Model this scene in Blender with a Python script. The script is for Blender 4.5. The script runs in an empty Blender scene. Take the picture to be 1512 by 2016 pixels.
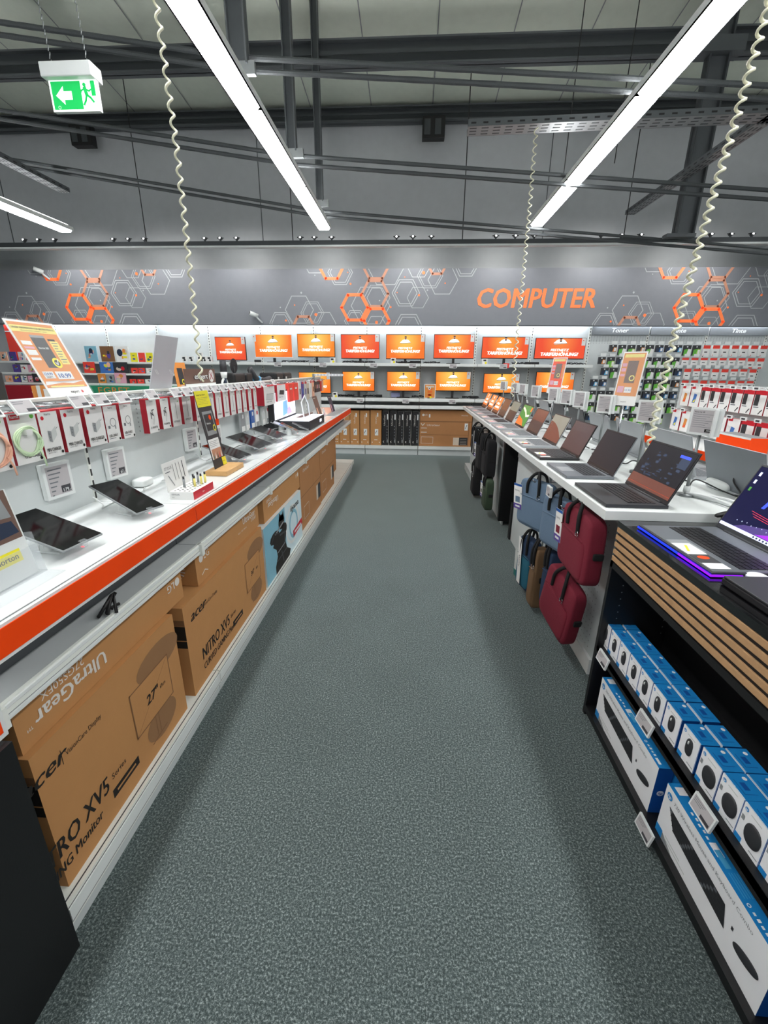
import bpy, math, random
from mathutils import Matrix, Vector
sc = bpy.context.scene
COL = sc.collection
random.seed(7)
PI = math.pi

# ------------------------------------------------------------------ camera, world, exposure
cam = bpy.data.cameras.new('camera'); co = bpy.data.objects.new('camera', cam); COL.objects.link(co); sc.camera = co
cam.sensor_fit = 'VERTICAL'; cam.sensor_height = 36.0; cam.lens = 851.4/2016*36.0; cam.clip_start = .02; cam.clip_end = 200
PITCH, YAW, ROLL = .31926, .05966, .009185
fwd = Vector((-math.sin(YAW)*math.cos(PITCH), math.cos(YAW)*math.cos(PITCH), -math.sin(PITCH)))
rt = Vector((math.cos(YAW), math.sin(YAW), 0)); up = rt.cross(fwd)
r2 = rt*math.cos(ROLL)+up*math.sin(ROLL); u2 = -rt*math.sin(ROLL)+up*math.cos(ROLL)
M = Matrix((r2, u2, -fwd)).transposed().to_4x4(); M.translation = (0, 0, 1.55); co.matrix_world = M
sc.view_settings.view_transform = 'Standard'; sc.view_settings.look = 'None'; sc.view_settings.gamma = 1
sc.view_settings.use_curve_mapping = False; sc.view_settings.exposure = 0.0
W = bpy.data.worlds.new('world'); sc.world = W; W.use_nodes = True
W.node_tree.nodes['Background'].inputs[0].default_value = (.86, .88, .90, 1)
W.node_tree.nodes['Background'].inputs[1].default_value = .65
LAMP = 30.0       # strength of the linear ceiling luminaires
SPOT = 60.0     # lamps of the wall-facing spotlights on the rail
CEIL_FILL = 34.0        # added glow on the luminaire tops that brightens the ceiling
STRIP = 26.0       # strength of the light strips above the wall shelves

# ------------------------------------------------------------------ materials
def lin(c):
    if isinstance(c, str):
        c = [int(c[i:i+2], 16)/255 for i in (0, 2, 4)]
    return tuple((x/12.92 if x <= .04045 else ((x+.055)/1.055)**2.4) for x in c)
MATS = {}
def mat(name, c, rough=.5, metal=0., emit=0., var=.06, scale=9., bump=0., bscale=200., coat=0., alpha=1., trans=0., spec=.5):
    m = bpy.data.materials.new(name); m.use_nodes = True; nt = m.node_tree; N = nt.nodes; L = nt.links
    b = N['Principled BSDF']; cl = lin(c)
    b.inputs['Roughness'].default_value = rough; b.inputs['Metallic'].default_value = metal
    b.inputs['Coat Weight'].default_value = coat; b.inputs['Alpha'].default_value = alpha
    b.inputs['Transmission Weight'].default_value = trans; b.inputs['Specular IOR Level'].default_value = spec
    tc = N.new('ShaderNodeTexCoord')
    nz = N.new('ShaderNodeTexNoise'); nz.inputs['Scale'].default_value = scale; nz.inputs['Detail'].default_value = 2
    L.new(tc.outputs['Object'], nz.inputs['Vector'])
    mx = N.new('ShaderNodeMix'); mx.data_type = 'RGBA'
    mx.inputs[6].default_value = (*[x*(1-var) for x in cl], 1); mx.inputs[7].default_value = (*[min(1, x*(1+var)) for x in cl], 1)
    L.new(nz.outputs['Fac'], mx.inputs[0]); L.new(mx.outputs[2], b.inputs['Base Color'])
    if emit:
        L.new(mx.outputs[2], b.inputs['Emission Color']); b.inputs['Emission Strength'].default_value = emit
    if bump:
        n2 = N.new('ShaderNodeTexNoise'); n2.inputs['Scale'].default_value = bscale; n2.inputs['Detail'].default_value = 3
        L.new(tc.outputs['Object'], n2.inputs['Vector'])
        bp = N.new('ShaderNodeBump'); bp.inputs['Strength'].default_value = bump; bp.inputs['Distance'].default_value = .004
        L.new(n2.outputs['Fac'], bp.inputs['Height']); L.new(bp.outputs[0], b.inputs['Normal'])
    MATS[name] = m
    return m
# carpet: dark green-grey needle felt with pale flecks
def carpet():
    m = bpy.data.materials.new('carpet'); m.use_nodes = True; nt = m.node_tree; N = nt.nodes; L = nt.links
    b = N['Principled BSDF']; b.inputs['Roughness'].default_value = .95; b.inputs['Specular IOR Level'].default_value = .15; b.inputs['Sheen Weight'].default_value = .45; b.inputs['Sheen Roughness'].default_value = .45; b.inputs['Sheen Tint'].default_value = (.85, 1, 1, 1)
    tc = N.new('ShaderNodeTexCoord')
    n1 = N.new('ShaderNodeTexNoise'); n1.inputs['Scale'].default_value = 150; n1.inputs['Detail'].default_value = 5; n1.inputs['Roughness'].default_value = .88
    n2 = N.new('ShaderNodeTexNoise'); n2.inputs['Scale'].default_value = 3; n2.inputs['Detail'].default_value = 3
    L.new(tc.outputs['Object'], n1.inputs['Vector']); L.new(tc.outputs['Object'], n2.inputs['Vector'])
    cr = N.new('ShaderNodeValToRGB'); e = cr.color_ramp.elements
    e[0].position = .40; e[0].color = (*lin('2c3535'), 1); e[1].position = .63; e[1].color = (*lin('9ca6a5'), 1)
    e2 = cr.color_ramp.elements.new(.52); e2.color = (*lin('4d5858'), 1)
    L.new(n1.outputs['Fac'], cr.inputs[0])
    mx = N.new('ShaderNodeMix'); mx.data_type = 'RGBA'; mx.blend_type = 'MULTIPLY'; mx.inputs[0].default_value = 1
    r2_ = N.new('ShaderNodeMapRange'); r2_.inputs[3].default_value = .85; r2_.inputs[4].default_value = 1.15
    L.new(n2.outputs['Fac'], r2_.inputs[0]); L.new(cr.outputs[0], mx.inputs[6]); L.new(r2_.outputs[0], mx.inputs[7])
    L.new(mx.outputs[2], b.inputs['Base Color'])
    bp = N.new('ShaderNodeBump'); bp.inputs['Strength'].default_value = .25; bp.inputs['Distance'].default_value = .002
    L.new(n1.outputs['Fac'], bp.inputs['Height']); L.new(bp.outputs[0], b.inputs['Normal'])
    MATS['carpet'] = m
carpet()
# screen picture: orange glow brighter in the upper middle (the advert's own picture)
def screen_mat(name, c0, c1, st, cx=0., cz=.1, rad=.32):
    m = bpy.data.materials.new(name); m.use_nodes = True; nt = m.node_tree; N = nt.nodes; L = nt.links
    b = N['Principled BSDF']; b.inputs['Base Color'].default_value = (.01, .01, .01, 1); b.inputs['Roughness'].default_value = .2
    tc = N.new('ShaderNodeTexCoord'); mp = N.new('ShaderNodeMapping'); mp.inputs['Location'].default_value = (-cx/rad, 0, -cz/rad)
    mp.inputs['Scale'].default_value = (1/rad, 0, 1/rad)
    L.new(tc.outputs['Object'], mp.inputs['Vector'])
    ln = N.new('ShaderNodeVectorMath'); ln.operation = 'LENGTH'; L.new(mp.outputs[0], ln.inputs[0])
    cr = N.new('ShaderNodeValToRGB'); cr.color_ramp.elements[0].color = (*lin(c1), 1); cr.color_ramp.elements[1].color = (*lin(c0), 1)
    L.new(ln.outputs['Value'], cr.inputs[0]); L.new(cr.outputs[0], b.inputs['Emission Color']); b.inputs['Emission Strength'].default_value = st
    MATS[name] = m
mat('white', 'dfe3e2', .35); mat('white_gloss', 'e9eded', .12, coat=.3); mat('panel_grey', 'c6cccc', .45); mat('shelf_white', 'e2e5df', .4)
mat('shelf_grey', 'b3b7b8', .4); mat('wall_paint', 'bfc2c5', .85, bump=.05); mat('ceil_paint', 'd9e0d2', .8, bump=.05, bscale=20)
mat('steel_dark', '474b4e', .5, .3); mat('steel_mid', '5c6063', .45, .4); mat('galv', '8e9293', .4, .6); mat('duct', '4b4f51', .6, .2, bump=.8, bscale=90)
mat('orange', 'f4480a', .5, spec=.2); mat('orange_light', 'ff8048', .5, emit=.22); mat('tan', 'c78f76', .5, emit=.1); mat('hexline', 'b9bdc0', .5, emit=.05)
mat('banner', '80838a', .6, emit=0); mat('header_grey', '74797c', .5); mat('black', '141416', .5); mat('black_gloss', '0b0b0d', .12, coat=.4)
mat('black_wood', '101012', .45, bump=.05); mat('slat_wood', 'b58e66', .6, var=.18, scale=30, bump=.2, bscale=120); mat('wood_block', 'c79b63', .5, var=.15, scale=25)
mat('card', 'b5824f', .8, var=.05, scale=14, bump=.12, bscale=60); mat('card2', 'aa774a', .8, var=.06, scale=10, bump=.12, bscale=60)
mat('card_dark', '7a5637', .85); mat('card_faint', '8d6744', .85); mat('print_black', '17130f', .7); mat('print_white', 'd8d3cc', .7); mat('tape', '9a7a55', .25)
mat('red', 'c8142a', .45); mat('red_dark', '9d1024', .5); mat('red_bright', 'ea4438', .45); mat('pack_white', 'e6e6e4', .4); mat('pack_grey', 'c8ccca', .4)
mat('green', '5fae3f', .5); mat('lime', 'a9d36a', .5); mat('blue', '2b6fa8', .5); mat('navy', '1c2c44', .5); mat('cyan', '4fa9d8', .5)
mat('hp_blue', '1e86cc', .4); mat('hp_navy', '1553a0', .4); mat('hp_white', 'f0f1f4', .35); mat('text_grey', '6d7176', .6)
mat('yellow', 'eadf2a', .5); mat('yellow_soft', 'e8da7a', .5); mat('amber', 'd9893d', .5); mat('pink', 'd9a0b4', .5); mat('purple', '55408f', .5); mat('teal', '236f68', .5)
mat('green_counter', '1f8a63', .5); mat('brown_sign', '6b5248', .5); mat('skin', 'b98467', .6); mat('photo_blue', '3d6fb6', .5)
mat('lap_silver', 'a9adb1', .35, .5); mat('lap_grey', '777c82', .38, .5); mat('lap_dark', '34363a', .38, .3); mat('lap_black', '1c1c1f', .35, .2); mat('keys', '26282b', .5); mat('keys_grey', '6e7378', .5)
mat('scr_dark', '1a1a20', .3, emit=.4, spec=.3); mat('scr_black', '0b0b0d', .10)
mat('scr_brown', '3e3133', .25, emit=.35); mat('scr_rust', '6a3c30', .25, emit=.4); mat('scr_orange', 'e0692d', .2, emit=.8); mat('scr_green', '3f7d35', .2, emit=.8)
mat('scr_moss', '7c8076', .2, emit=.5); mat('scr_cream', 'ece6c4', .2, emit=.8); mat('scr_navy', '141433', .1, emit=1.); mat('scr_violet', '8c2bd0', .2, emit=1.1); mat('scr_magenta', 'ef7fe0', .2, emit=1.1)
mat('scr_blue', '3b4fd8', .2, emit=1.1); mat('scr_white', 'c9cee6', .2, emit=.9); mat('scr_red', 'b03048', .2, emit=.9); mat('scr_steel', '323a4c', .12, emit=.8)
mat('led_blue', '1c34ff', .2, emit=1.5); mat('led_violet', '8018f0', .2, emit=1.5)
mat('fab_red', '74152b', .85, bump=.35, bscale=260); mat('fab_blue', '62788f', .85, bump=.35, bscale=260); mat('fab_navy', '1d3350', .85, bump=.35, bscale=260)
mat('fab_teal', '1c5f75', .85, bump=.35, bscale=260); mat('fab_brown', '70563c', .85, bump=.35, bscale=260); mat('fab_black', '18181b', .9, bump=.35, bscale=260); mat('fab_green', '3a4a38', .85, bump=.35, bscale=260)
mat('webbing', '121214', .8); mat('chrome', 'c9ccd0', .15, 1.); mat('cream', 'e6e3cf', .5); mat('ivory', 'd9d8bf', .45); mat('cable_black', '161617', .5); mat('cable_white', 'dfe2e2', .45)
mat('eink', 'b6b2b4', .5); mat('eink_dark', '3a3a3f', .5); mat('esl_side', '9aa0c4', .5)
mat('lamp', 'ffffff', .5, emit=LAMP, var=0); mat('ceil_fill', 'ffffff', .5, emit=CEIL_FILL, var=0); mat('strip', 'f4f8ff', .5, emit=STRIP, var=0); mat('spot_glow', 'ffffff', .5, emit=6, var=0)
mat('sign_green', '0fae52', .4, emit=.85, var=0); mat('sign_white', 'f2fff6', .4, emit=.95, var=0)
mat('lightbox', 'eef3ff', .4, emit=.9, var=0); mat('light_blue', '6f9ff0', .4, emit=.8); mat('light_lilac', 'b7a2ee', .4, emit=.8)
mat('acrylic', 'dfe6ea', .08, alpha=.18); mat('frost', 'c6c7cd', .35, alpha=.93); mat('bot_glass', 'f0f2f2', .25, alpha=.07, spec=.2)
mat('ir_red', 'ff5560', .3, emit=1.5); mat('shirt', 'eeeef4', .3, emit=.9); mat('hair', '33241e', .3, emit=.4); mat('face_scr', 'b07a60', .3, emit=.7); mat('scr_text', 'fff4ee', .3, emit=1.)
mat('mint', 'cfe6bf', .5); mat('peach', 'eeb59a', .5); mat('ice', '7fb4c8', .5); mat('ice_light', 'cfe3ea', .5); mat('charcoal', '2e2f33', .5); mat('grey', '8c9092', .5); mat('beige', 'cdbfae', .5)
for i, (a, b) in enumerate([('f2541a', 'ffb23c'), ('f77416', 'ffd65a'), ('ef4a20', 'fb8a34'), ('f98718', 'ffdf6a')]):
    screen_mat('advert_%d' % i, a, b, 1.0)

# ------------------------------------------------------------------ mesh building
def fr(o, u, v):
    u = Vector(u).normalized(); v = Vector(v).normalized(); n = u.cross(v)
    m = Matrix((u, v, n)).transposed().to_4x4(); m.translation = o; return m
TXT = {}
def txt(s, bold=0., shear=0.):
    k = (s, bold, shear)
    if k not in TXT:
        c = bpy.data.curves.new('t', 'FONT'); c.body = s; c.size = 1; c.offset = bold; c.shear = shear; c.resolution_u = 2; c.fill_mode = 'FRONT'
        o = bpy.data.objects.new('t', c); COL.objects.link(o); dg = bpy.context.evaluated_depsgraph_get()
        me = bpy.data.meshes.new_from_object(o.evaluated_get(dg))
        vs = [tuple(v.co) for v in me.vertices]; fs = [tuple(p.vertices) for p in me.polygons]
        x0 = min(v[0] for v in vs); x1 = max(v[0] for v in vs)
        TXT[k] = ([(v[0]-x0, v[1]) for v in vs], fs, x1-x0)
        bpy.data.objects.remove(o); bpy.data.curves.remove(c); bpy.data.meshes.remove(me)
    return TXT[k]
class MB:
    def __init__(s, M=None): s.v = []; s.f = []; s.mi = []; s.mats = []; s.M = M or Matrix(); s.sm = []
    def idx(s, m):
        if m not in s.mats: s.mats.append(m)
        return s.mats.index(m)
    def add(s, vs, fs, m, smooth=False, M=None):
        T = s.M @ M if M is not None else s.M
        b = len(s.v); s.v += [tuple(T @ Vector(v)) for v in vs]; i = s.idx(m)
        for f in fs: s.f.append(tuple(b+k for k in f)); s.mi.append(i); s.sm.append(smooth)
    def box(s, x0, x1, y0, y1, z0, z1, m, fm=None, M=None):
        vs = [(x0,y0,z0),(x1,y0,z0),(x1,y1,z0),(x0,y1,z0),(x0,y0,z1),(x1,y0,z1),(x1,y1,z1),(x0,y1,z1)]
        F = {'-z':(0,3,2,1), '+z':(4,5,6,7), '-y':(0,1,5,4), '+x':(1,2,6,5), '+y':(2,3,7,6), '-x':(3,0,4,7)}
        b = len(s.v); T = s.M @ M if M is not None else s.M
        s.v += [tuple(T @ Vector(v)) for v in vs]
        for k, f in F.items():
            s.f.append(tuple(b+q for q in f)); s.mi.append(s.idx((fm or {}).get(k, m))); s.sm.append(False)
        return s
    def rect(s, F, u0, v0, u1, v1, m, n=.0008): s.add([(u0,v0,n),(u1,v0,n),(u1,v1,n),(u0,v1,n)], [(0,1,2,3)], m, M=F); return s
    def poly(s, F, pts, m, n=.0008): s.add([(p[0],p[1],n) for p in pts], [tuple(range(len(pts)))], m, M=F); return s
    def disc(s, F, u, v, r, m, n=.0008, k=18, ry=None, r0=0):
        ry = ry or r
        o = [(u+r*math.cos(2*PI*i/k), v+ry*math.sin(2*PI*i/k), n) for i in range(k)]
        if r0:
            q = [(u+r0*math.cos(2*PI*i/k), v+r0*ry/r*math.sin(2*PI*i/k), n) for i in range(k)]
            s.add(o+q, [(i, (i+1) % k, k+(i+1) % k, k+i) for i in range(k)], m, M=F)
        else: s.add(o, [tuple(range(k))], m, M=F)
        return s
    def line(s, F, pts, w, m, n=.0008, closed=False, clip=None):
        P = list(pts)+([pts[0]] if closed else [])
        for a, b in zip(P, P[1:]):
            d = Vector((b[0]-a[0], b[1]-a[1])); l = d.length
            if l < 1e-7: continue
            d /= l; q = Vector((-d.y, d.x))*w/2; e = d*w*.28
            Q = [(a[0]-e.x+q.x, a[1]-e.y+q.y), (a[0]-e.x-q.x, a[1]-e.y-q.y), (b[0]+e.x-q.x, b[1]+e.y-q.y), (b[0]+e.x+q.x, b[1]+e.y+q.y)]
            if clip:
                for ax, sg, lim in ((1, 1, clip[0]), (1, -1, clip[1])):
                    R = []
                    for i in range(len(Q)):
                        p, r = Q[i-1], Q[i]; dp = sg*(p[ax]-lim); dr = sg*(r[ax]-lim)
                        if (dp >= 0) != (dr >= 0):
                            t = dp/(dp-dr); R.append((p[0]+t*(r[0]-p[0]), p[1]+t*(r[1]-p[1])))
                        if dr >= 0: R.append(r)
                    Q = R
                    if len(Q) < 3: break
                if len(Q) < 3: continue
            s.poly(F, Q, m, n)
        return s
    def text(s, F, u, v, t, h, m, n=.001, bold=.0, shear=0., fit=None, align='l', sx=1.):
        vs, fs, w = txt(t, 0., shear); kx = h*1.38*sx
        if fit: kx = fit/w
        off = 0 if align == 'l' else (-w*kx/2 if align == 'c' else -w*kx)
        ks = [(0, 0, 0)] if bold < .015 else [(0, 0, 0), (1, 0, .0001), (-1, 0, .0002)] if bold < .034 else [(0, 0, 0), (1, .5, .0001), (-1, -.5, .0002), (.5, -.5, .0003), (-.5, .5, .0004)]
        for du, dv, dn in ks: s.add([(u+off+(a+du*min(bold, .16)*.8)*kx, v+(b+dv*min(bold, .16)*.7)*h*1.38, n+dn) for a, b in vs], fs, m, M=F)
        return s
    def tube(s, pts, r, m, k=8, caps=True, smooth=True):
        P = [Vector(p) for p in pts]; n = len(P); rs = r if isinstance(r, (list, tuple)) else [r]*n
        vs = []; prev = None
        for i, p in enumerate(P):
            t = (P[min(i+1, n-1)]-P[max(i-1, 0)]).normalized()
            a = prev if prev is not None else (Vector((0, 0, 1)) if abs(t.z) < .9 else Vector((1, 0, 0)))
            a = (a-t*a.dot(t)).normalized(); prev = a; b = t.cross(a)
            vs += [p+(a*math.cos(2*PI*j/k)+b*math.sin(2*PI*j/k))*rs[i] for j in range(k)]
        fs = [(i*k+j, i*k+(j+1) % k, (i+1)*k+(j+1) % k, (i+1)*k+j) for i in range(n-1) for j in range(k)]
        if caps: fs += [tuple(range(k-1, -1, -1)), tuple((n-1)*k+j for j in range(k))]
        s.add(vs, fs, m, smooth); return s
    def cyl(s, c, r, h, m, k=16, r1=None):
        c = Vector(c); s.tube([c, c+Vector((0, 0, h))], [r, r if r1 is None else r1], m, k); return s
    def rbox(s, sx, sy, sz, m, e=4., k=9, M=None, taper=0.):
        # rounded soft box (superellipsoid) centred on the origin
        vs = []; fs = []; nu, nv = k*4, k*2
        def sg(x, p): return math.copysign(abs(x)**p, x)
        for i in range(nv+1):
            ph = -PI/2+PI*i/nv
            for j in range(nu):
                th = 2*PI*j/nu
                x = sg(math.cos(ph), 2/e)*sg(math.cos(th), 2/e); y = sg(math.cos(ph), 2/e)*sg(math.sin(th), 2/e); z = sg(math.sin(ph), 2/e)
                q = 1-taper*(z+1)/2
                vs.append((x*sx/2*q, y*sy/2*q, z*sz/2))
        for i in range(nv):
            for j in range(nu): fs.append((i*nu+j, i*nu+(j+1) % nu, (i+1)*nu+(j+1) % nu, (i+1)*nu+j))
        s.add(vs, fs, m, True, M=M); return s
    def build(s, name, parent=None, loc=None, bev=0, seg=2):
        o_ = Vector(loc) if loc is not None else Vector((0, 0, 0))
        me = bpy.data.meshes.new(name); me.from_pydata([tuple(Vector(v)-o_) for v in s.v], [], s.f)
        for m in s.mats: me.materials.append(MATS[m])
        me.polygons.foreach_set('material_index', s.mi); me.polygons.foreach_set('use_smooth', s.sm); me.update()
        o = bpy.data.objects.new(name, me); COL.objects.link(o); o.location = o_
        if parent is not None: o.parent = parent
        if bev:
            b = o.modifiers.new('bevel', 'BEVEL'); b.width = bev; b.segments = seg; b.limit_method = 'ANGLE'; b.angle_limit = math.radians(50)
        return o
def tag(o, label, cat, group=None):
    o['label'] = label; o['category'] = cat
    if group: o['group'] = group
    return o
def thing(name, label, cat, loc=(0, 0, 0), rz=0., group=None):
    o = bpy.data.objects.new(name, None); o.empty_display_size = .05; COL.objects.link(o); o.location = loc; o.rotation_euler = (0, 0, rz)
    return tag(o, label, cat, group)
def copy_tree(o, parent=None):
    c = o.copy(); COL.objects.link(c)
    if parent is not None: c.parent = parent
    for ch in list(o.children): copy_tree(ch, c)
    return c
def struct(mb, name, kind='structure'):
    o = mb.build(name); o['kind'] = kind; return o
ORD = ['first', 'second', 'third', 'fourth', 'fifth', 'sixth', 'seventh', 'eighth', 'ninth', 'tenth', 'eleventh', 'twelfth', 'thirteenth', 'fourteenth', 'fifteenth', 'sixteenth', 'seventeenth', 'eighteenth', 'nineteenth', 'twentieth', 'twenty-first', 'twenty-second', 'twenty-third', 'twenty-fourth']
XF, YF = (0, 1, 0), (1, 0, 0)      # text directions on faces that look to +X and to -Y
def fx(x, y, z): return fr((x, y, z), (0, 1, 0), (0, 0, 1))     # face looking +X
def fnx(x, y, z): return fr((x, y, z), (0, -1, 0), (0, 0, 1))   # face looking -X
def fy(x, y, z): return fr((x, y, z), (1, 0, 0), (0, 0, 1))     # face looking -Y
def ft(x, y, z): return fr((x, y, z), (1, 0, 0), (0, 1, 0))     # face looking up

# ================================================================== SETTING
struct(MB().box(-13, 12, -7, 9.6, -.1, 0, 'carpet'), 'floor')
w = MB(); w.box(-13, 12, 8.86, 9.0, 0, 6.9, 'wall_paint')
for x in (-7.55, -2.78, 2.2, 6.9): w.box(x, x+.012, 8.852, 8.86, 3.2, 5.5, 'steel_mid')
struct(w, 'wall_back')
struct(MB().box(-13.2, -13, -7, 9, 0, 6.9, 'wall_paint'), 'wall_left')
struct(MB().box(12, 12.2, -7, 9, 0, 6.9, 'wall_paint'), 'wall_right')
c = MB(); c.add([(-13, 9, 5.62), (12, 9, 5.62), (12, -7, 7.3), (-13, -7, 7.3), (-13, 9, 5.8), (12, 9, 5.8), (12, -7, 7.5), (-13, -7, 7.5)], [(0, 1, 2, 3), (7, 6, 5, 4), (0, 4, 5, 1), (1, 5, 6, 2), (2, 6, 7, 3), (3, 7, 4, 0)], 'ceil_paint')
for i in range(-12, 12):
    x = i+.2; c.add([(x, 8.8, 5.625), (x+.015, 8.8, 5.625), (x+.015, -6.9, 7.27), (x, -6.9, 7.27)], [(0, 1, 2, 3)], 'grey')
struct(c, 'ceiling')
def beam(y, z, h, d, name):
    b = MB(); b.box(-13, 12, y-.008, y+.008, z, z+h, 'steel_dark')
    for zz in (z, z+h-.02): b.box(-13, 12, y-d/2, y+d/2, zz, zz+.02, 'steel_mid')
    b.box(-13, 12, y-d/2, y-d/2+.012, z+h*.4, z+h*.55, 'steel_dark')
    struct(b, name)
beam(8.72, 5.38, .2, .16, 'trim_1'); beam(7.0, 5.20, .27, .14, 'trim_2'); beam(4.9, 5.6, .3, .2, 'trim_3'); beam(2.6, 5.85, .3, .2, 'trim_4')
# slab fascia: upper wall panel behind the banner
struct(MB().box(-13, 12, 8.70, 8.86, 3.23, 3.60, 'grey'), 'trim_5')

# ================================================================== BANNER with honeycomb print
KB = 8.45/8.56
BX = lambda px: KB*(.143+(px-830)/110.5)
BZ = lambda py: 1.55+KB*(.765+(640-py)/120.2)
bm = MB(); bm.box(-13, 9, 8.45, 8.48, 2.305, 3.210, 'banner'); BF = fy(0, 8.45, 0)
Z0, Z1 = 2.31, 3.206
def hexo(px, py, r, w_, m, n, off, sy=1.):
    cx, cz = BX(px)+off, BZ(py); r_ = r/115.; P = [(cx+r_*math.cos(i*PI/3), cz+sy*r_*math.sin(i*PI/3)) for i in range(6)]
    bm.line(BF, P, w_, m, n, True, (Z0, Z1))
Q4 = lambda x, y: (400+x/3.78, 500+y/3.78)
H = [(1115,398,103,.050,'orange_light',3),(1282,498,100,.050,'orange_light',3),(1270,295,102,.042,'tan',2),(1275,92,100,.042,'tan',2),(945,100,92,.045,'orange_light',3),
 (1235,385,150,.011,'hexline',1),(1285,325,100,.010,'hexline',1),(1285,325,78,.010,'hexline',1),(1120,500,86,.010,'hexline',1),(1120,500,70,.010,'hexline',1),(1500,290,105,.012,'hexline',1),(1500,290,86,.012,'hexline',1),
 (1590,325,82,.009,'hexline',1),(1010,140,95,.010,'hexline',1),(1010,140,78,.009,'hexline',1),(1350,100,140,.011,'hexline',1),(690,415,112,.012,'hexline',1),(790,440,92,.010,'hexline',1),(790,440,76,.010,'hexline',1),
 (880,520,92,.011,'hexline',1),(540,520,90,.012,'hexline',1),(540,520,73,.012,'hexline',1),(718,548,88,.045,'tan',2),(1525,560,120,.013,'hexline',1),(1525,560,98,.013,'hexline',1),(1770,195,112,.012,'hexline',1),
 (1675,165,96,.010,'hexline',1),(1675,165,80,.009,'hexline',1),(1935,85,92,.013,'hexline',1),(1935,85,74,.012,'hexline',1),(1725,90,68,.040,'tan',2),(1590,90,92,.011,'hexline',1),(820,60,90,.011,'hexline',1),(1280,540,82,.010,'hexline',1)]
D = [(1087,223,7,'orange_light'),(1388,395,7,'orange_light'),(1282,510,11,'orange_light'),(1067,140,4,'orange_light'),(1435,287,4,'orange_light'),(1490,175,4,'orange_light'),(1598,306,8,'orange_light'),(1627,145,11,'orange_light'),(1788,220,5,'orange_light'),
 (817,452,11,'orange_light'),(582,498,7,'orange_light'),(656,380,5,'orange_light'),(711,288,7,'hexline'),(544,398,5,'hexline'),(1304,346,5,'hexline'),(1660,270,5,'hexline'),(820,160,4,'hexline')]
for off in (-10.45*KB, -5.22*KB, 0., 5.83*KB):
    for x, y, r, w_, m, n in H: hexo(*Q4(x, y), r/3.78, w_, m, .001+n*.0012, off)
    for x, y, r, m in D:
        a, b = Q4(x, y); bm.disc(BF, BX(a)+off, BZ(b), r/3.78/112, m, .007)
bm.text(BF, BX(938), BZ(605), 'COMPUTER', .315, 'orange_light', .006, bold=.035, shear=.12, fit=BX(1163)-BX(938))
bm.box(-13, 9, 8.44, 8.47, 2.292, 2.306, 'steel_dark')
tag(bm.build('wall_banner'), 'long grey banner board with orange and white hexagon pattern reading COMPUTER', 'banner')
# strip light hidden under the banner's lower edge, shining down on the shelves
for k, (x0, x1) in enumerate([(-7.9, -4.9), (-4.8, -1.9), (-1.85, 1.1), (1.15, 3.1), (3.2, 6.2)]):  # the last strip is added to brighten the dim Toner headers
    b = MB(); b.box(x0, x1, 8.49, 8.55, 2.37, 2.40, 'steel_mid'); t = b.build('strip_light')
    tag(t, 'slim strip light under the grey banner, ' + ['over the music shelves at far left', 'left of the middle screens', 'over the centre monitors', 'left of the Toner sign', 'added to brighten the Toner and Tinte signs'][k], 'light', 'strip lights under the banner')
    b = MB(); b.box(x0+.02, x1-.02, 8.495, 8.545, 2.36, 2.3695, 'strip'); b.build('diffuser', t)
    for x in (x0+.3, x1-.3):
        b = MB(); b.box(x, x+.03, 8.48, 8.55, 2.40, 2.42, 'steel_mid'); b.build('bracket', t)

# ================================================================== CEILING THINGS
def luminaire(x, y0, y1, z, lab, w_=.195):
    t = thing('linear_luminaire', lab, 'ceiling light', ((x), (y0+y1)/2, z), group='rows of linear ceiling lights')
    L_ = (y1-y0)/2
    b = MB(); b.box(-w_/2, w_/2, -L_, L_, .03, .075, 'white'); b.box(-.03, .03, -L_, L_, .075, .11, 'white')
    b.box(-.06, .06, -L_+.02, L_-.02, .075, .078, 'ceil_fill'); b.add([(-w_/2, -L_, .03), (w_/2, -L_, .03), (w_/2, L_, .03), (-w_/2, L_, .03)], [(0, 3, 2, 1)], 'white'); b.build('housing', t)  # glowing faces on the top are added to light the ceiling
    n = max(1, round((y1-y0)/1.5)); s_ = 2*L_/n
    for i in range(n):
        b = MB(); y = -L_+i*s_; d = w_/2-.012
        b.add([(-d, y+.02, .028), (d, y+.02, .028), (d, y+s_-.02, .028), (-d, y+s_-.02, .028), (-d*.75, y+.03, 0), (d*.75, y+.03, 0), (d*.75, y+s_-.03, 0), (-d*.75, y+s_-.03, 0)],
              [(4, 7, 6, 5), (0, 4, 5, 1), (1, 5, 6, 2), (2, 6, 7, 3), (3, 7, 4, 0)], 'lamp'); b.build('diffuser', t)
    return t
luminaire(-1.30, -1.9, 7.0, 3.4, 'long bright linear light over the left counter, running towards the orange lettering')
luminaire(1.63, -1.9, 6.92, 3.4, 'long bright linear light hanging over the white laptop table on the right')
luminaire(-5.1, -1.9, 7.0, 3.4, 'linear light at far left, seen below the exit sign')
luminaire(5.3, -1.9, 6.9, 3.4, 'linear light at far right edge, beyond the laptop table')
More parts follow.
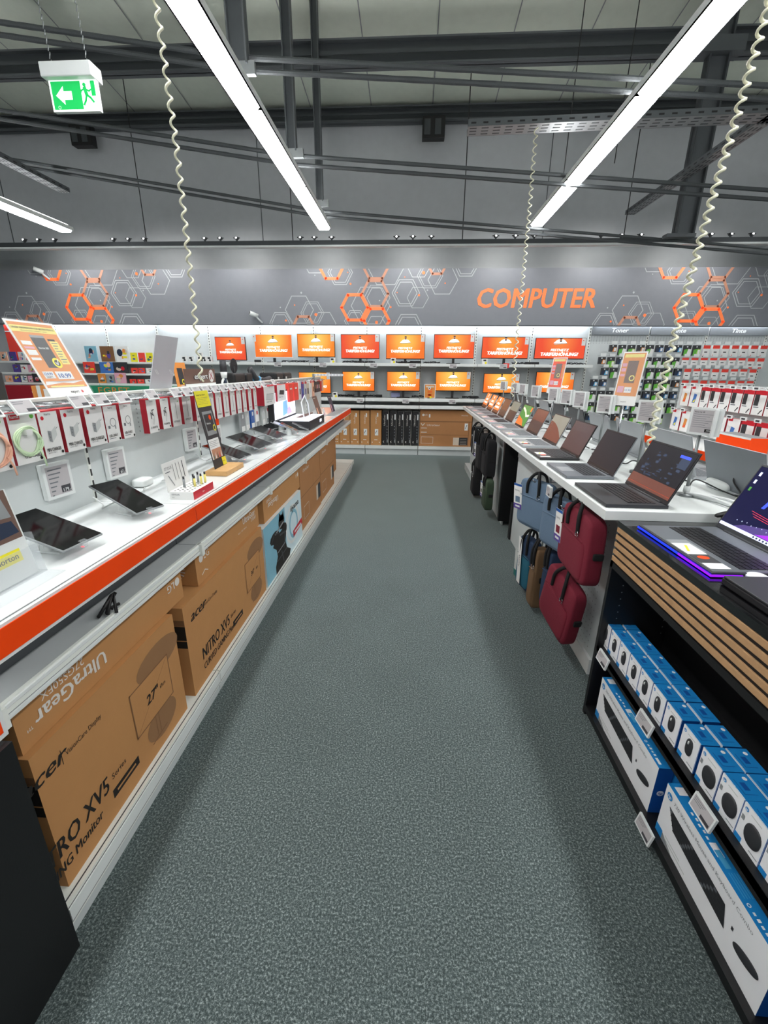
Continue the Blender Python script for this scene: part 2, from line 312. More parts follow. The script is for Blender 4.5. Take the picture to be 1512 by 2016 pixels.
# hanging steel posts that carry the light rows
for x, y, w_, lab in [(-1.37, 4.09, .14, 'nearest'), (-1.33, 5.45, .10, 'middle'), (-1.33, 6.9, .09, 'farthest')]:
    b = MB(); z1 = 5.62+(9-y)*.105
    b.box(x-w_/2, x+w_/2, y-.005, y+.005, 3.72, z1, 'steel_dark'); b.box(x-w_/2, x-w_/2+.012, y-.04, y+.04, 3.72, z1, 'steel_mid'); b.box(x+w_/2-.012, x+w_/2, y-.04, y+.04, 3.72, z1, 'steel_mid')
    b.box(x-.12, x+.12, y-.02, y+.02, 3.66, 3.74, 'galv'); b.tube([(x, y, 3.66), (-1.30, y, 3.508)], .01, 'galv')
    tag(b.build('ceiling_post'), '%s dark steel post hanging from the roof above the left light row' % lab, 'post', 'roof posts over the left light row')
b = MB(); x, y = 3.55, 6.88
b.box(x-.12, x+.12, y-.006, y+.006, 3.28, 5.8, 'steel_mid'); b.box(x-.12, x-.10, y-.06, y+.06, 3.28, 5.8, 'steel_dark'); b.box(x+.10, x+.12, y-.06, y+.06, 3.28, 5.8, 'steel_dark'); b.box(x-.3, x+.25, y-.1, y+.1, 5.15, 5.3, 'steel_mid'); b.box(x-.25, x+.12, y-.1, y+.02, 3.24, 3.28, 'steel_mid')
tag(b.build('roof_post'), 'wide grey steel roof post at upper right behind the right light row', 'post')
def conduit(pts, r, lab):
    P = []; n = 60
    for a, b_ in zip(pts, pts[1:]):
        a = Vector(a); b_ = Vector(b_); P += [a.lerp(b_, i/n) for i in range(n)]
    P.append(Vector(pts[-1])); b = MB(); b.tube(P, [r*(1+.10*(i % 2)) for i in range(len(P))], 'duct', 8, smooth=False)
    tag(b.build('conduit'), lab, 'conduit', 'ribbed conduits under the roof')
for row, y, z_l, z_m, z_r, xl, dz, r in [('nearest', 4.12, 4.9, 3.785, 3.45, -6.5, -.052, .018), ('middle', 5.48, 4.75, 3.70, 3.28, -7.5, -.062, .019), ('farthest', 6.94, 4.75, 3.63, 3.16, -8.5, -.05, .018)]:
    for q in (0, 1):
        zl = {'nearest': 4.034+.14*3.3, 'middle': 4.135+.144*3.1, 'farthest': 4.315+.151*2.7}[row]
        conduit([(xl, y+.05*q, zl+dz*q), (-1.38, y+.05*q, z_m+dz*q), (7.5, y+.05*q, z_r-.25+dz*q)], r, '%s dark ribbed conduit of the %s pair crossing under the roof' % (('upper', 'lower')[q], row))
# cable trays
def tray(a, b_, w_, lab):
    a = Vector(a); b_ = Vector(b_); L_ = (b_-a).length; u = (b_-a).normalized(); v = Vector((0, 0, 1)).cross(u)
    T = fr(a, u, v); m = MB(T); m.box(0, L_, -w_/2, w_/2, 0, .003, 'galv')
    for s_ in (-1, 1): m.box(0, L_, s_*w_/2-.002, s_*w_/2+.002, 0, .06, 'steel_mid')
    n = int(L_/.12)
    for i in range(n):
        for j in (-1, 0, 1): m.box(i*.12+.02, i*.12+.09, j*w_/3.4-.008, j*w_/3.4+.008, -.002, .0, 'steel_dark')
        for s_ in (-1, 1): m.box(i*.12+.03, i*.12+.08, s_*(w_/2+.003)-.001, s_*(w_/2+.003)+.001, .02, .035, 'black')
    return tag(m.build('cable_tray'), lab, 'cable tray')
tray((.5, 5.55, 3.9), (4.6, 5.36, 3.9), .2, 'perforated metal cable tray running across, right of the middle')
tray((3.36, 8.2, 3.9), (3.42, 5.0, 3.9), .14, 'perforated cable tray running lengthwise at upper right')
tray((-5.02, 7.0, 3.9), (-5.03, 4.4, 3.9), .14, 'perforated cable tray running lengthwise above far left light')
# hanging wires that carry the spot rail
for x, lab in [(-4.26, 'far left'), (-1.91, 'left of the light row end'), (.70, 'middle'), (3.08, 'right')]:
    b = MB(); b.tube([(x, 7.6, 3.40), (x-.01, 7.6, 5.76)], .007, 'cable_black', 6)
    tag(b.build('suspension_wire'), 'thin dark wire holding the spotlight rail, ' + lab, 'wire', 'wires holding the spotlight rail')
for x, y, z, lab in [(1.75, 6.35, 3.5, 'left one of two'), (2.33, 6.35, 3.9, 'right one of two')]:
    b = MB(); b.tube([(x, y, z), (x+.02, y, 5.85)], .006, 'cable_black', 6)
    tag(b.build('hanging_chain'), 'dark hanging chain near the right light row, %s' % lab, 'chain')
b = MB(); b.box(-12, 9, 7.54, 7.66, 3.36, 3.42, 'steel_dark'); b.box(-12, 9, 7.545, 7.655, 3.335, 3.36, 'white')
tag(b.build('spotlight_rail'), 'long dark rail with white underside in front of the back wall', 'rail')
SX = [-6.29, -6.05, -5.78, -4.80, -4.55, -4.29, -3.31, -3.06, -2.80, -1.79, -1.57, -1.30, -.30, -.05, .23, 1.20, 1.49, 1.77, 2.75, 3.04, 3.32, 4.32, 4.60, 4.90]
for i, x in enumerate(SX):
    t = thing('spotlight', '%s small round spotlight from the left on the long rail' % ORD[i], 'spotlight', (x, 7.6, 3.42), group='small spotlights on the rail')
    b = MB(); b.box(-.012, .012, -.012, .012, 0, .05, 'steel_dark'); b.cyl((0, .0, .035), .03, .03, 'steel_dark', 12); b.box(-.05, .05, -.008, .008, .05, .06, 'black'); h = b.build('holder', t)
    b = MB(); b.disc(fr((0, -.031, .05), (1, 0, 0), (0, .3, 1)), 0, 0, .014, 'spot_glow'); b.build('lens', h)
    if i % 3 == 1:
        ld = bpy.data.lights.new('spot_lamp', 'SPOT'); ld.energy = SPOT; ld.spot_size = 2.3; ld.spot_blend = .9; ld.shadow_soft_size = .06; ld.color = (1, .98, .96)
        lo = bpy.data.objects.new('spot_lamp', ld); COL.objects.link(lo); lo.parent = t; lo.location = (0, .05, .03)
        d_ = Vector((0, 1, -.75)).normalized(); lo.rotation_euler = d_.to_track_quat('-Z', 'Y').to_euler()
for x, lab in [(-5.65, 'at upper left below the exit sign'), (.23, 'at upper centre under the roof beam')]:
    b = MB(); b.box(x-.18, x+.18, 8.5, 8.64, 5.08, 5.37, 'black'); b.box(x-.15, x-.05, 8.49, 8.5, 5.12, 5.33, 'steel_dark'); b.box(x+.02, x+.12, 8.49, 8.5, 5.12, 5.33, 'steel_dark')
    tag(b.build('mounting_plate', bev=.01), 'dark square metal box on the roof beam ' + lab, 'bracket')
# exit sign
t = thing('exit_sign', 'green lit exit sign with white arrow and running figure hanging from chains', 'exit sign', (-1.98, 3.0, 2.95))
b = MB(); b.box(-.155, .145, -.05, .05, .145, .215, 'white'); b.build('housing', t, bev=.006)
b = MB(); b.box(-.14, .14, -.012, .012, 0, .15, 'white'); F = fy(0, -.012, 0)
b.rect(F, -.14, 0, .14, .15, 'sign_white', .0005); b.rect(F, -.13, .01, .045, .14, 'sign_green', .001); b.rect(F, .105, .07, .13, .14, 'sign_green', .001)
b.poly(F, [(-.108, .075), (-.06, .118), (-.06, .095), (-.012, .095), (-.012, .055), (-.06, .055), (-.06, .032)], 'sign_white', .0016)
b.disc(F, .068, .122, .0095, 'sign_green', .0016)
b.line(F, [(.068, .108), (.076, .075)], .02, 'sign_green', .0016); b.line(F, [(.066, .104), (.046, .095), (.04, .078)], .008, 'sign_green', .0018)
b.line(F, [(.072, .104), (.092, .092), (.104, .1)], .008, 'sign_green', .0018); b.line(F, [(.076, .076), (.096, .062), (.112, .042)], .011, 'sign_green', .0018); b.line(F, [(.074, .074), (.066, .05), (.052, .03)], .011, 'sign_green', .0018)
b.disc(F, -.098, .02, .008, 'sign_white', .0016, r0=.0065); b.build('sign_panel', t)
for x, top in ((-.11, -.2), (.10, .03)):
    b = MB()
    n = 60
    for i in range(n):
        z = .215+i*.033; xx = x+(top-x)*i/n
        b.tube([(xx-.004*(i % 2), -.004*(1-i % 2), z), (xx+.004*(i % 2), .004*(1-i % 2), z+.03)], .0028, 'galv', 5)
    b.build('chain', t)
# coiled cords
def cord(pts, R, pitch, r, name, lab, m='ivory'):
    P = [Vector(p) for p in pts]; out = []; ph = 0
    for a, b_ in zip(P, P[1:]):
        L_ = (b_-a).length; n = max(2, int(L_/pitch*10)); u = (b_-a).normalized(); e1 = u.orthogonal().normalized(); e1 = Vector((1, 0, 0)); e1 = (e1-u*e1.dot(u)).normalized(); e2 = u.cross(e1)
        for i in range(n):
            q = a.lerp(b_, i/n); ph += 2*PI*L_/n/pitch
            out.append(q+e1*R*math.cos(ph)+e2*R*math.sin(ph))
    b = MB(); b.tube(out, r, m, 6); return tag(b.build(name), lab, 'cord')
cord([(-1.15, 2.4, 6.3), (-1.15, 2.4, 3.05), (-1.135, 2.4, 2.5), (-1.14, 2.4, 2.0), (-1.15, 2.4, 1.47)], .011, .062, .0055, 'coiled_cord', 'ivory coiled cord hanging down onto the left counter')
cord([(1.183, 5.46, 3.88), (1.195, 5.46, 3.0), (1.197, 5.46, 2.0), (1.20, 5.46, 1.24)], .018, .075, .006, 'coiled_cord', 'thin ivory coiled cord hanging left of the COMPUTER lettering end')
cord([(1.55, 2.3, 6.3), (1.40, 2.4, 2.98), (1.37, 2.4, 2.62), (1.336, 2.4, 2.28), (1.30, 2.4, 1.8), (1.28, 2.4, 1.40), (1.245, 2.33, 1.2), (1.20, 2.24, 1.02)], .014, .05, .0065, 'coiled_cord', 'thick ivory coiled cord hanging down at right behind the large laptop')
# cameras at the banner
for x, z, lab in [(-2.85, 2.36, 'on the banner edge above the screens'), (-6.75, 3.08, 'at the banner top left')]:
    t = thing('security_camera', 'small white security camera ' + lab, 'camera', (x, 8.39, z))
    b = MB(); b.tube([(.09, .05, -.03), (.03, .02, .03), (0, 0, .07)], .016, 'white'); b.build('arm', t)
    b = MB(); b.tube([(.02, .02, .08), (-.1, -.05, .13)], .038, 'white', 14); b.build('body', t)
    b = MB(); b.tube([(-.1, -.05, .13), (-.106, -.053, .1325)], .030, 'black_gloss', 14); b.build('lens', t)

# ================================================================== WALL SHELVING
WY = 8.60
def bay_parts(t, shelves, base=True, peg=False):
    b = MB(); b.box(.0, 1.0, 0, .03, 0, 2.31, 'panel_grey'); b.build('back_panel', t)
    b = MB(); b.box(-.02, .02, -.012, .02, 0, 2.31, 'shelf_white')
    for i in range(44): b.box(-.006, .006, -.0135, -.011, .1+i*.05, .13+i*.05, 'black')
    b.build('upright', t)
    for z0, z1, d in shelves:
        b = MB(); b.box(.004, .996, -d, -.004, z1-.022, z1-.004, 'shelf_grey'); b.box(.004, .996, -d-.012, -d, z0, z1, 'shelf_white'); b.box(.004, .996, -d-.016, -d-.012, z0+.008, z1-.008, 'white'); b.build('shelf', t)
    if base:
        b = MB(); b.box(.004, .996, -.43, -.004, .12, .165, 'shelf_white'); b.box(.004, .996, -.41, -.39, 0, .12, 'panel_grey'); b.box(.004, .996, -.436, -.43, .112, .17, 'white'); b.build('base_shelf', t)
baylab = {-8: 'white wall shelving bay at far left with red panel', -7: 'white wall bay behind the slanted orange antivirus poster', -6: 'white wall bay holding the record covers', -5: 'white wall bay with yellow and red card packs',
 -4: 'white wall bay left of the leftmost upper screen', -3: 'white wall bay under the security camera', -2: 'white wall bay behind the third upper screen', -1: 'white wall bay over the upright brown cartons',
 0: 'white wall bay over the wide brown monitor carton', 1: 'white wall bay below the first half of COMPUTER lettering', 2: 'white wall bay directly left of the Toner sign'}
SH = [(1.60, 1.65, .40), (.985, 1.045, .40), (.86, .92, .44)]
for k in range(-8, 3):
    t = thing('wall_shelf_bay', baylab[k], 'shelving', (.143+k*1.003, WY, 0), group='white wall shelving bays')
    bay_parts(t, SH if k > -5 else [(1.60, 1.635, .32), (1.395, 1.43, .38), (1.21, 1.25, .44)])
b = MB(); b.box(-7.88, -7.36, 8.55, 8.565, 1.66, 2.295, 'red_bright'); b.box(-7.88, -7.36, 8.547, 8.55, 2.17, 2.185, 'white'); tag(b.build('wall_sign'), 'plain bright red sign under the banner at far left', 'sign')

# ---- monitors playing the advert
def monitor(x, zt, zb, w_, base, mi, lab, group, sticker=True, frame='black'):
    y = 8.33; t = thing('monitor', lab, 'monitor', (x, y, base), group=group)
    h = zt-zb; zc = (zt+zb)/2-base
    b = MB(); b.box(-w_/2, w_/2, 0, .03, zc-h/2, zc+h/2, frame); b.box(-w_/4, w_/4, .03, .06, zc-h/4, zc+h/5, frame); hs = b.build('housing', t, bev=.004)
    s = MB(); F = fy(0, 0, 0); W2, H2 = w_/2-.008, h/2-.010
    s.rect(F, -W2, -H2+.006, W2, H2, 'advert_%d' % mi, 0)
    u = w_/.70
    s.poly(F, [(-.10*u, .072*u), (-.055*u, .112*u), (-.02*u, .125*u), (.02*u, .125*u), (.055*u, .112*u), (.09*u, .075*u), (.06*u, .07*u), (-.06*u, .07*u)], 'shirt', .0008)
    q_ = min(.150*u, h/2-.036); s.disc(F, 0, q_, .019*u, 'face_scr', .0012, ry=.025*u); s.disc(F, 0, q_+.017*u, .020*u, 'hair', .0014, ry=.010*u); s.disc(F, 0, q_-.017*u, .015*u, 'hair', .0016, ry=.010*u)
    s.line(F, [(-.085*u, .058*u), (.085*u, .072*u)], .012*u, 'beige', .0018)
    s.text(F, 0, -.035*u, 'FESTNETZ', .034*u, 'scr_text', .0012, bold=.05, shear=.15, fit=.25*u, align='c'); s.text(F, 0, -.095*u, 'TARIFERHÖHUNG?', .045*u, 'scr_text', .0012, bold=.06, shear=.15, fit=.52*u, align='c')
    o = s.build('screen', hs); o.location = (0, -.002, zc)
    b = MB(); b.box(-.022, .022, .012, .04, 0.008, zc-h/2+.03, 'black'); sd = b.build('stand', t)
    b = MB(); b.box(-.12, .12, -.06, .10, 0, .010, 'black'); b.build('foot', sd, bev=.003)
    if sticker:
        b = MB(); sx = w_/2-.075 if sticker != 'l' else -w_/2-.03; b.rect(fy(0, -.004, 0), sx, zc+h/2-.125, sx+.065, zc+h/2-.005, 'white', 0); b.rect(fy(0, -.004, 0), sx+.02, zc+h/2-.05, sx+.035, zc+h/2-.035, 'orange', .001)
        b.build('energy_label', hs)
    return t
TOPL = ['small red-orange monitor, leftmost of the upper shelf', 'white-edged orange monitor, second from left on the upper shelf', 'bright orange monitor, third from left on the upper shelf', 'black-framed red-orange monitor, fourth from left on the upper shelf', 'orange monitor, fifth from left on the upper shelf', 'red-orange monitor left of the COMPUTER lettering, upper shelf', 'wide orange monitor under the COMPUTER lettering, upper shelf', 'widest red-orange monitor, rightmost of the upper shelf']
for i, (x, w_, zt, zb) in enumerate(zip([-3.36,-2.556,-1.764,-.958,-.138,.73,1.633,2.587],[.57,.70,.69,.70,.70,.72,.82,.87],[2.086,2.133,2.145,2.14,2.143,2.147,2.109,2.096],[1.676,1.727,1.742,1.721,1.719,1.734,1.741,1.74])):
    monitor(x, zt, zb, w_, 1.65, [2, 1, 3, 2, 1, 0, 0, 2][i], TOPL[i], 'monitors on the upper wall shelf', 'l' if i == 1 else True, 'white' if i == 1 else 'black')
BOTL = ['orange monitor half hidden behind the hook rail end, lower shelf', 'orange monitor, first fully visible on the lower shelf', 'orange monitor left of the small orange notice, lower shelf', 'yellow-orange monitor right of the small orange notice, lower shelf', 'orange monitor above the far laptops, lower shelf', 'orange monitor at the right end of the lower shelf']
for i, (x, w_, zt, zb) in enumerate(zip([-1.814,-.993,-.162,.746,1.62,2.57],[.60,.60,.61,.64,.645,.68],[1.485,1.504,1.511,1.519,1.492,1.527],[1.10,1.148,1.158,1.169,1.143,1.163])):
    monitor(x, zt, zb, w_, 1.045, [1, 1, 1, 3, 1, 1][i], BOTL[i], 'monitors on the lower wall shelf')
def esl(F, lab, group, w_=.10, h=.06, price=None, name='price_label', d=.012, lines=3):
    # small electronic shelf label: frame, display
    t = thing(name, lab, 'price label', tuple(F.translation), group=group)
    R = F.copy(); R.translation = (0, 0, 0)
    b = MB(R); b.box(-w_/2, w_/2, -h/2, h/2, 0, d, 'white'); f_ = b.build('frame', t)
    b = MB(R); e = min(w_, h)*.10; I = Matrix.Translation((0, 0, d))
    b.rect(I, -w_/2+e, -h/2+e, w_/2-e, h/2-e, 'eink', .0004)
    for i in range(lines): b.rect(I, -w_/2+e*1.6, h/2-e*2.2-i*h*.12, -w_/2+e*1.6+w_*(.5-.07*i), h/2-e*2.2-i*h*.12+h*.035, 'text_grey', .0008)
    b.rect(I, w_*.02, -h/2+e*1.4, w_/2-e*1.4, -h/2+e*1.4+h*.2, 'eink_dark', .0008)
    if price: b.text(I, w_*.22, -h/2+e*1.6, price, h*.10, 'white', .0012, bold=.03, align='c')
    b.build('display', f_); return t
for i, x in enumerate([-3.30,-2.45,-1.62,-.70,.0,.72,1.60,2.62]):
    esl(fy(x, 8.188, 1.612), '%s price label from the left on the upper shelf edge' % ORD[i], 'price labels on the upper wall shelf', .13, .075)
for i, x in enumerate([-.95,-.11,.74]):
    esl(fy(x, 8.188, .995), '%s price label from the left on the lower shelf edge' % ORD[i], 'price labels on the lower wall shelf', .12, .075)
b = MB(); b.box(1.60, 1.70, 8.178, 8.188, 1.585, 1.665, 'red_bright'); tag(b.build('red_tag'), 'red tag beside a price label on the upper shelf edge', 'tag')
# small things on the shelves: boxes, adapters, cable bundles
random.seed(3)
for i, (x, z) in enumerate([(-1.45, 1.65), (-.35, 1.65), (1.28, 1.65), (.33, 1.045), (-1.42, 1.045)]):
    b = MB(); b.box(x-.045, x+.045, 8.22, 8.28, z, z+.09, 'pack_white'); F = fy(0, 8.22, 0); b.rect(F, x-.03, z+.045, x+.02, z+.075, 'charcoal'); b.disc(F, x+.015, z+.02, .02, 'yellow', .001)
    tag(b.build('small_box'), 'small white box with yellow ring, ' + ['left end of upper shelf cables', 'under the fifth upper monitor', 'under the monitor below COMPUTER', 'beside yellow-orange monitor on the lower shelf', 'by the lower left monitor'][i], 'box')
def cables(x, y, z, w_, lab, m='cable_black', n=5):
    b = MB()
    for j in range(n):
        P = []; px, py = x-w_/2, y+random.uniform(-.05, .05)
        for q in range(14):
            P.append((x-w_/2+w_*q/13, py+.05*math.sin(q*1.3+j), z+.008+.03*abs(math.sin(q*.8+j*1.7))*(random.random()*.8+.4)))
        b.tube(P, .005, m if j % 3 else 'cable_black', 5)
    return tag(b.build('cable_bundle'), lab, 'cable')
for i, (x, z, w_) in enumerate([(-2.2, 1.65, .5), (-1.0, 1.65, .6), (-.1, 1.65, .5), (.35, 1.65, .3), (2.0, 1.65, .4), (2.9, 1.65, .35), (-.75, 1.045, .35), (.2, 1.045, .4), (1.1, 1.045, .3), (-1.25, 1.045, .3)]):
    cables(x, 8.46, z, w_, 'loose cables on the %s wall shelf, %s bundle from the left' % (('upper', ORD[i]) if z > 1.5 else ('lower', ORD[i-6])), n=5)
for i, (x, z, w_) in enumerate([(-2.9, 1.65, .12), (.05, 1.65, .2), (2.15, 1.65, .25), (1.15, 1.045, .14), (-.62, 1.045, .12)]):
    b = MB(); b.box(x-w_/2, x+w_/2, 8.40, 8.46, z, z+.045, 'black'); tag(b.build('power_adapter', bev=.006), 'black power adapter, %s of five on the wall shelves' % ORD[i], 'adapter')
b = MB(); b.box(-.39, -.22, 8.44, 8.5, 1.045, 1.14, 'esl_side'); tag(b.build('power_box', bev=.006), 'pale grey power box behind the lower shelf monitor', 'box')
def notice(x0, x1, z0, z1, y, name, lab):
    b = MB(); b.box(x0, x1, y, y+.006, z0, z1, 'white'); F = fy(0, y, 0); w_ = x1-x0
    b.rect(F, x0+w_*.06, z0+w_*.06, x1-w_*.06, z1-w_*.06, 'amber'); b.rect(F, x0+w_*.15, z1-w_*.3, x1-w_*.15, z1-w_*.16, 'beige', .0014)
    b.disc(F, (x0+x1)/2-.01, (z0+z1)/2+w_*.25, w_*.13, 'white', .0016); b.disc(F, (x0+x1)/2-.01, (z0+z1)/2+w_*.25, w_*.05, 'black', .002)
    for i in range(5): b.rect(F, x0+w_*.3, z0+w_*(.2+.13*i), x1-w_*.3, z0+w_*(.24+.13*i), 'orange', .0014)
    b.box((x0+x1)/2-.03, (x0+x1)/2+.03, y+.006, y+.08, z0, z0+.006, 'acrylic'); return tag(b.build(name), lab, 'sign')
notice(.225, .43, 1.047, 1.30, 8.22, 'notice_card', 'small orange notice card between two lower shelf monitors')

# ---- cartons on the base shelf of the wall
def up_carton(x0, x1, z1, m, i, lab):
    y0, z0 = 8.24, .17; b = MB(); w_ = x1-x0; cx = (x0+x1)/2
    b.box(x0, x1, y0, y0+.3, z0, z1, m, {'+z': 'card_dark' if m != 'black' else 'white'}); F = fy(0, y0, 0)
    if m != 'black':
        b.rect(F, cx-.02, z0+.18, cx+.045, z0+.30, 'white'); b.line(F, [(cx-.01, z0+.22), (cx+.02, z0+.27)], .012, 'text_grey', .0014); b.rect(F, cx+.02, z1-.12, cx+.045, z1-.05, 'white')
        R = fr((cx+.0, y0, z0+.40), (0, 0, 1), (-1, 0, 0)); b.text(R, 0, -.015, 'UltraGear' if i % 2 else 'UltraFine', .03, 'print_white', .001)
        b.disc(F, x0+.035, z0+.05, .010, 'print_white'); b.disc(F, x1-.035, z0+.05, .010, 'print_white'); b.rect(F, cx-.03, z0+.09, cx+.03, z0+.105, 'print_white')
        b.rect(F, x0+.004, z0+.0, x0+.010, z1, 'card_dark')
    else:
        R = fr((cx-.02, y0, z1-.26), (0, 0, 1), (-1, 0, 0)); b.text(R, 0, -.012, 'UltraGear', .028, 'print_white', .001, fit=.20); b.rect(F, cx+.025, z1-.15, cx+.045, z1-.05, 'white')
        b.rect(F, x1-.008, z0, x1-.004, z1, 'print_white'); b.disc(F, cx-.03, z0+.065, .018, 'print_white'); b.disc(F, cx-.02, z0+.065, .016, 'black', .0014)
        for q in range(5): b.rect(F, cx+.02, z0+.12+q*.055, cx+.035, z0+.145+q*.055, 'text_grey')
        b.rect(F, cx+.025, z0+.05, cx+.045, z0+.11, 'grey')
    return tag(b.build('monitor_carton'), lab, 'box', 'upright monitor cartons at the back wall')
bx = [(-1.90, -1.70), (-1.69, -1.49), (-1.467, -1.365), (-1.36, -1.16), (-1.155, -.975), (-.965, -.78), (-.765, -.557)]
for i, (a, b_) in enumerate(bx):
    up_carton(a, b_, .81 if i != 6 else .82, 'card', i, 'upright narrow brown carton, %s left of the black cartons' % ['seventh', 'sixth', 'fifth', 'fourth', 'third', 'second', 'directly'][i])
for i, (a, b_) in enumerate([(-.54, -.415), (-.40, -.273), (-.26, -.13), (-.118, .01), (.02, .155)]):
    up_carton(a, b_, .80, 'black', i, 'upright narrow black carton, %s of five from the left' % ORD[i])
b = MB(); b.box(.165, 1.13, 8.24, 8.50, .17, .835, 'card2', {'+z': 'card'}); F = fy(0, 8.24, 0)
b.rect(F, .165, .62, 1.13, .635, 'card_dark'); b.rect(F, 1.075, .17, 1.085, .62, 'card_dark', .001); b.rect(F, .18, .38, 1.08, .386, 'card_dark', .001)
b.disc(F, .225, .745, .022, 'print_white'); b.text(F, .255, .735, 'LG', .03, 'print_white'); b.rect(F, .33, .70, .355, .76, 'white')
b.text(F, .30, .545, 'UltraGear', .035, 'print_white', fit=.24); b.line(F, [(.19, .59), (.22, .55), (.25, .59)], .012, 'print_white'); b.rect(F, .19, .50, .30, .512, 'print_white'); b.rect(F, .19, .42, .30, .435, 'print_white')
b.text(F, .93, .735, 'UltraGear', .022, 'print_white'); b.line(F, [(.20, .34), (.42, .34), (.42, .22), (.20, .22)], .005, 'print_white', closed=True)
b.rect(F, 1.0, .47, 1.06, .60, 'white'); b.line(F, [(1.015, .50), (1.04, .57)], .012, 'text_grey', .0014); b.rect(F, .80, .19, .91, .335, 'beige'); b.rect(F, .91, .19, 1.07, .335, 'charcoal')
for q in range(4): b.rect(F, .93, .21+q*.03, 1.05, .214+q*.03, 'beige', .0014)
tag(b.build('monitor_carton'), 'wide brown carton reading UltraGear on the back wall base shelf', 'box')
b = MB(); b.box(1.15, 1.27, 8.25, 8.5, .17, .80, 'card2'); F = fy(0, 8.25, 0); b.rect(F, 1.17, .17, 1.18, .80, 'card_dark'); b.rect(F, 1.22, .2, 1.226, .8, 'card_dark')
tag(b.build('monitor_carton'), 'narrow brown carton squeezed right of the wide carton', 'box')

# ---- record covers, games, cards at the far left wall
PAL = ['charcoal', 'ice', 'skin', 'photo_blue', 'amber', 'pink', 'purple', 'grey', 'beige', 'navy', 'teal', 'red', 'white', 'yellow', 'peach', 'card_dark']
def cover(x0, x1, z0, z1, y, bg, lab, name, cat, group, seed, shapes=5, th=.012):
    rs = random.Random(seed); b = MB(); b.box(x0, x1, y, y+th, z0, z1, bg); F = fy(0, y, 0); w_, h = x1-x0, z1-z0; cx, cz = (x0+x1)/2, (z0+z1)/2
    for i in range(shapes):
        m = rs.choice(PAL)
        if rs.random() < .5: b.disc(F, cx+rs.uniform(-.25, .25)*w_, cz+rs.uniform(-.25, .25)*h, w_*rs.uniform(.08, .22), m, .0008+.0003*i, 12, ry=h*rs.uniform(.08, .24))
        else:
            a, c_ = cx+rs.uniform(-.4, .1)*w_, cz+rs.uniform(-.42, .2)*h; b.rect(F, a, c_, a+w_*rs.uniform(.1, .38), c_+h*rs.uniform(.06, .2), m, .0008+.0003*i)
    return tag(b.build(name), lab, cat, group)
LP = [(-7.10, -6.80, 1.637, 1.91, 'pack_grey', 'pale record cover with tangled grey figures at far left'), (-6.16, -5.93, 1.637, 1.91, 'ice', 'light blue record cover with dark shapes right of the big poster'),
 (-5.86, -5.60, 1.637, 1.91, 'card_dark', 'dark record cover with a face resting on hands'), (-5.56, -5.31, 1.637, 1.91, 'pack_white', 'white record cover with dark figure in a ring'),
 (-7.16, -6.86, 1.432, 1.62, 'charcoal', 'dark record cover with grey animal, lower row at far left'), (-5.88, -5.62, 1.432, 1.63, 'photo_blue', 'bright blue record cover with pointing hand'), (-5.61, -5.34, 1.432, 1.63, 'charcoal', 'dark record cover with hooded green figure'),
 (-6.20, -5.98, 1.432, 1.63, 'red_bright', 'red and white record cover right of the big poster'), (-5.92, -5.77, 1.252, 1.42, 'amber', 'orange patterned record cover in the lowest row'), (-5.76, -5.60, 1.252, 1.41, 'grey', 'grey plain record cover in the lowest row'),
 (-5.59, -5.37, 1.252, 1.44, 'pink', 'pink record cover with an arch in the lowest row'), (-7.22, -7.04, 1.252, 1.41, 'charcoal', 'black record cover with small orange square'), (-7.02, -6.86, 1.252, 1.41, 'charcoal', 'black record cover with curled pink shape'), (-6.82, -6.60, 1.252, 1.45, 'charcoal', 'black record cover behind the big poster')]
for i, (a, b_, c_, d_, m, lab) in enumerate(LP): cover(a, b_, c_, d_, 8.30-(.06 if c_ < 1.5 else 0)-(.05 if c_ < 1.3 else 0), m, lab, 'record_cover', 'record', 'record covers on the music shelves', 10+i, 6)
gi = 0
for r, (z0, z1, xs) in enumerate([(1.637, 1.80, [-7.86, -7.68, -7.50, -7.34, -7.19]), (1.432, 1.57, [-7.62, -7.46, -7.32]), (1.252, 1.37, [-7.78, -7.62, -7.46, -7.34])]):
    for j, x in enumerate(xs):
        gi += 1; cover(x, x+.135, z0, z1, 8.30-.05*r, ['pink', 'peach', 'purple', 'pack_white'][gi % 4], 'small game case in the %s row at far left, %s from the left' % (['top', 'middle', 'bottom'][r], ORD[j]), 'game_case', 'game', 'game cases at far left', 40+gi, 5)
for i, (x, z0, z1, m) in enumerate([(-5.27, 1.637, 1.80, 'yellow'), (-5.12, 1.637, 1.80, 'red_bright'), (-4.97, 1.637, 1.80, 'yellow'), (-5.27, 1.432, 1.53, 'red_bright'), (-5.13, 1.432, 1.53, 'red_bright'), (-4.98, 1.432, 1.53, 'pack_white'), (-5.30, 1.252, 1.33, 'red_bright'), (-5.15, 1.252, 1.33, 'red_bright'), (-5.0, 1.252, 1.33, 'pack_white')]):
    cover(x, x+.125, z0, z1, 8.28-.05*(i//3), m, '%s gift card pack, %s of the %s row beside the records' % ({'yellow': 'yellow', 'red_bright': 'red', 'pack_white': 'white'}[m], ORD[i % 3], ['top', 'middle', 'bottom'][i//3]), 'card_pack', 'gift card', 'gift card packs beside the records', 70+i, 3)
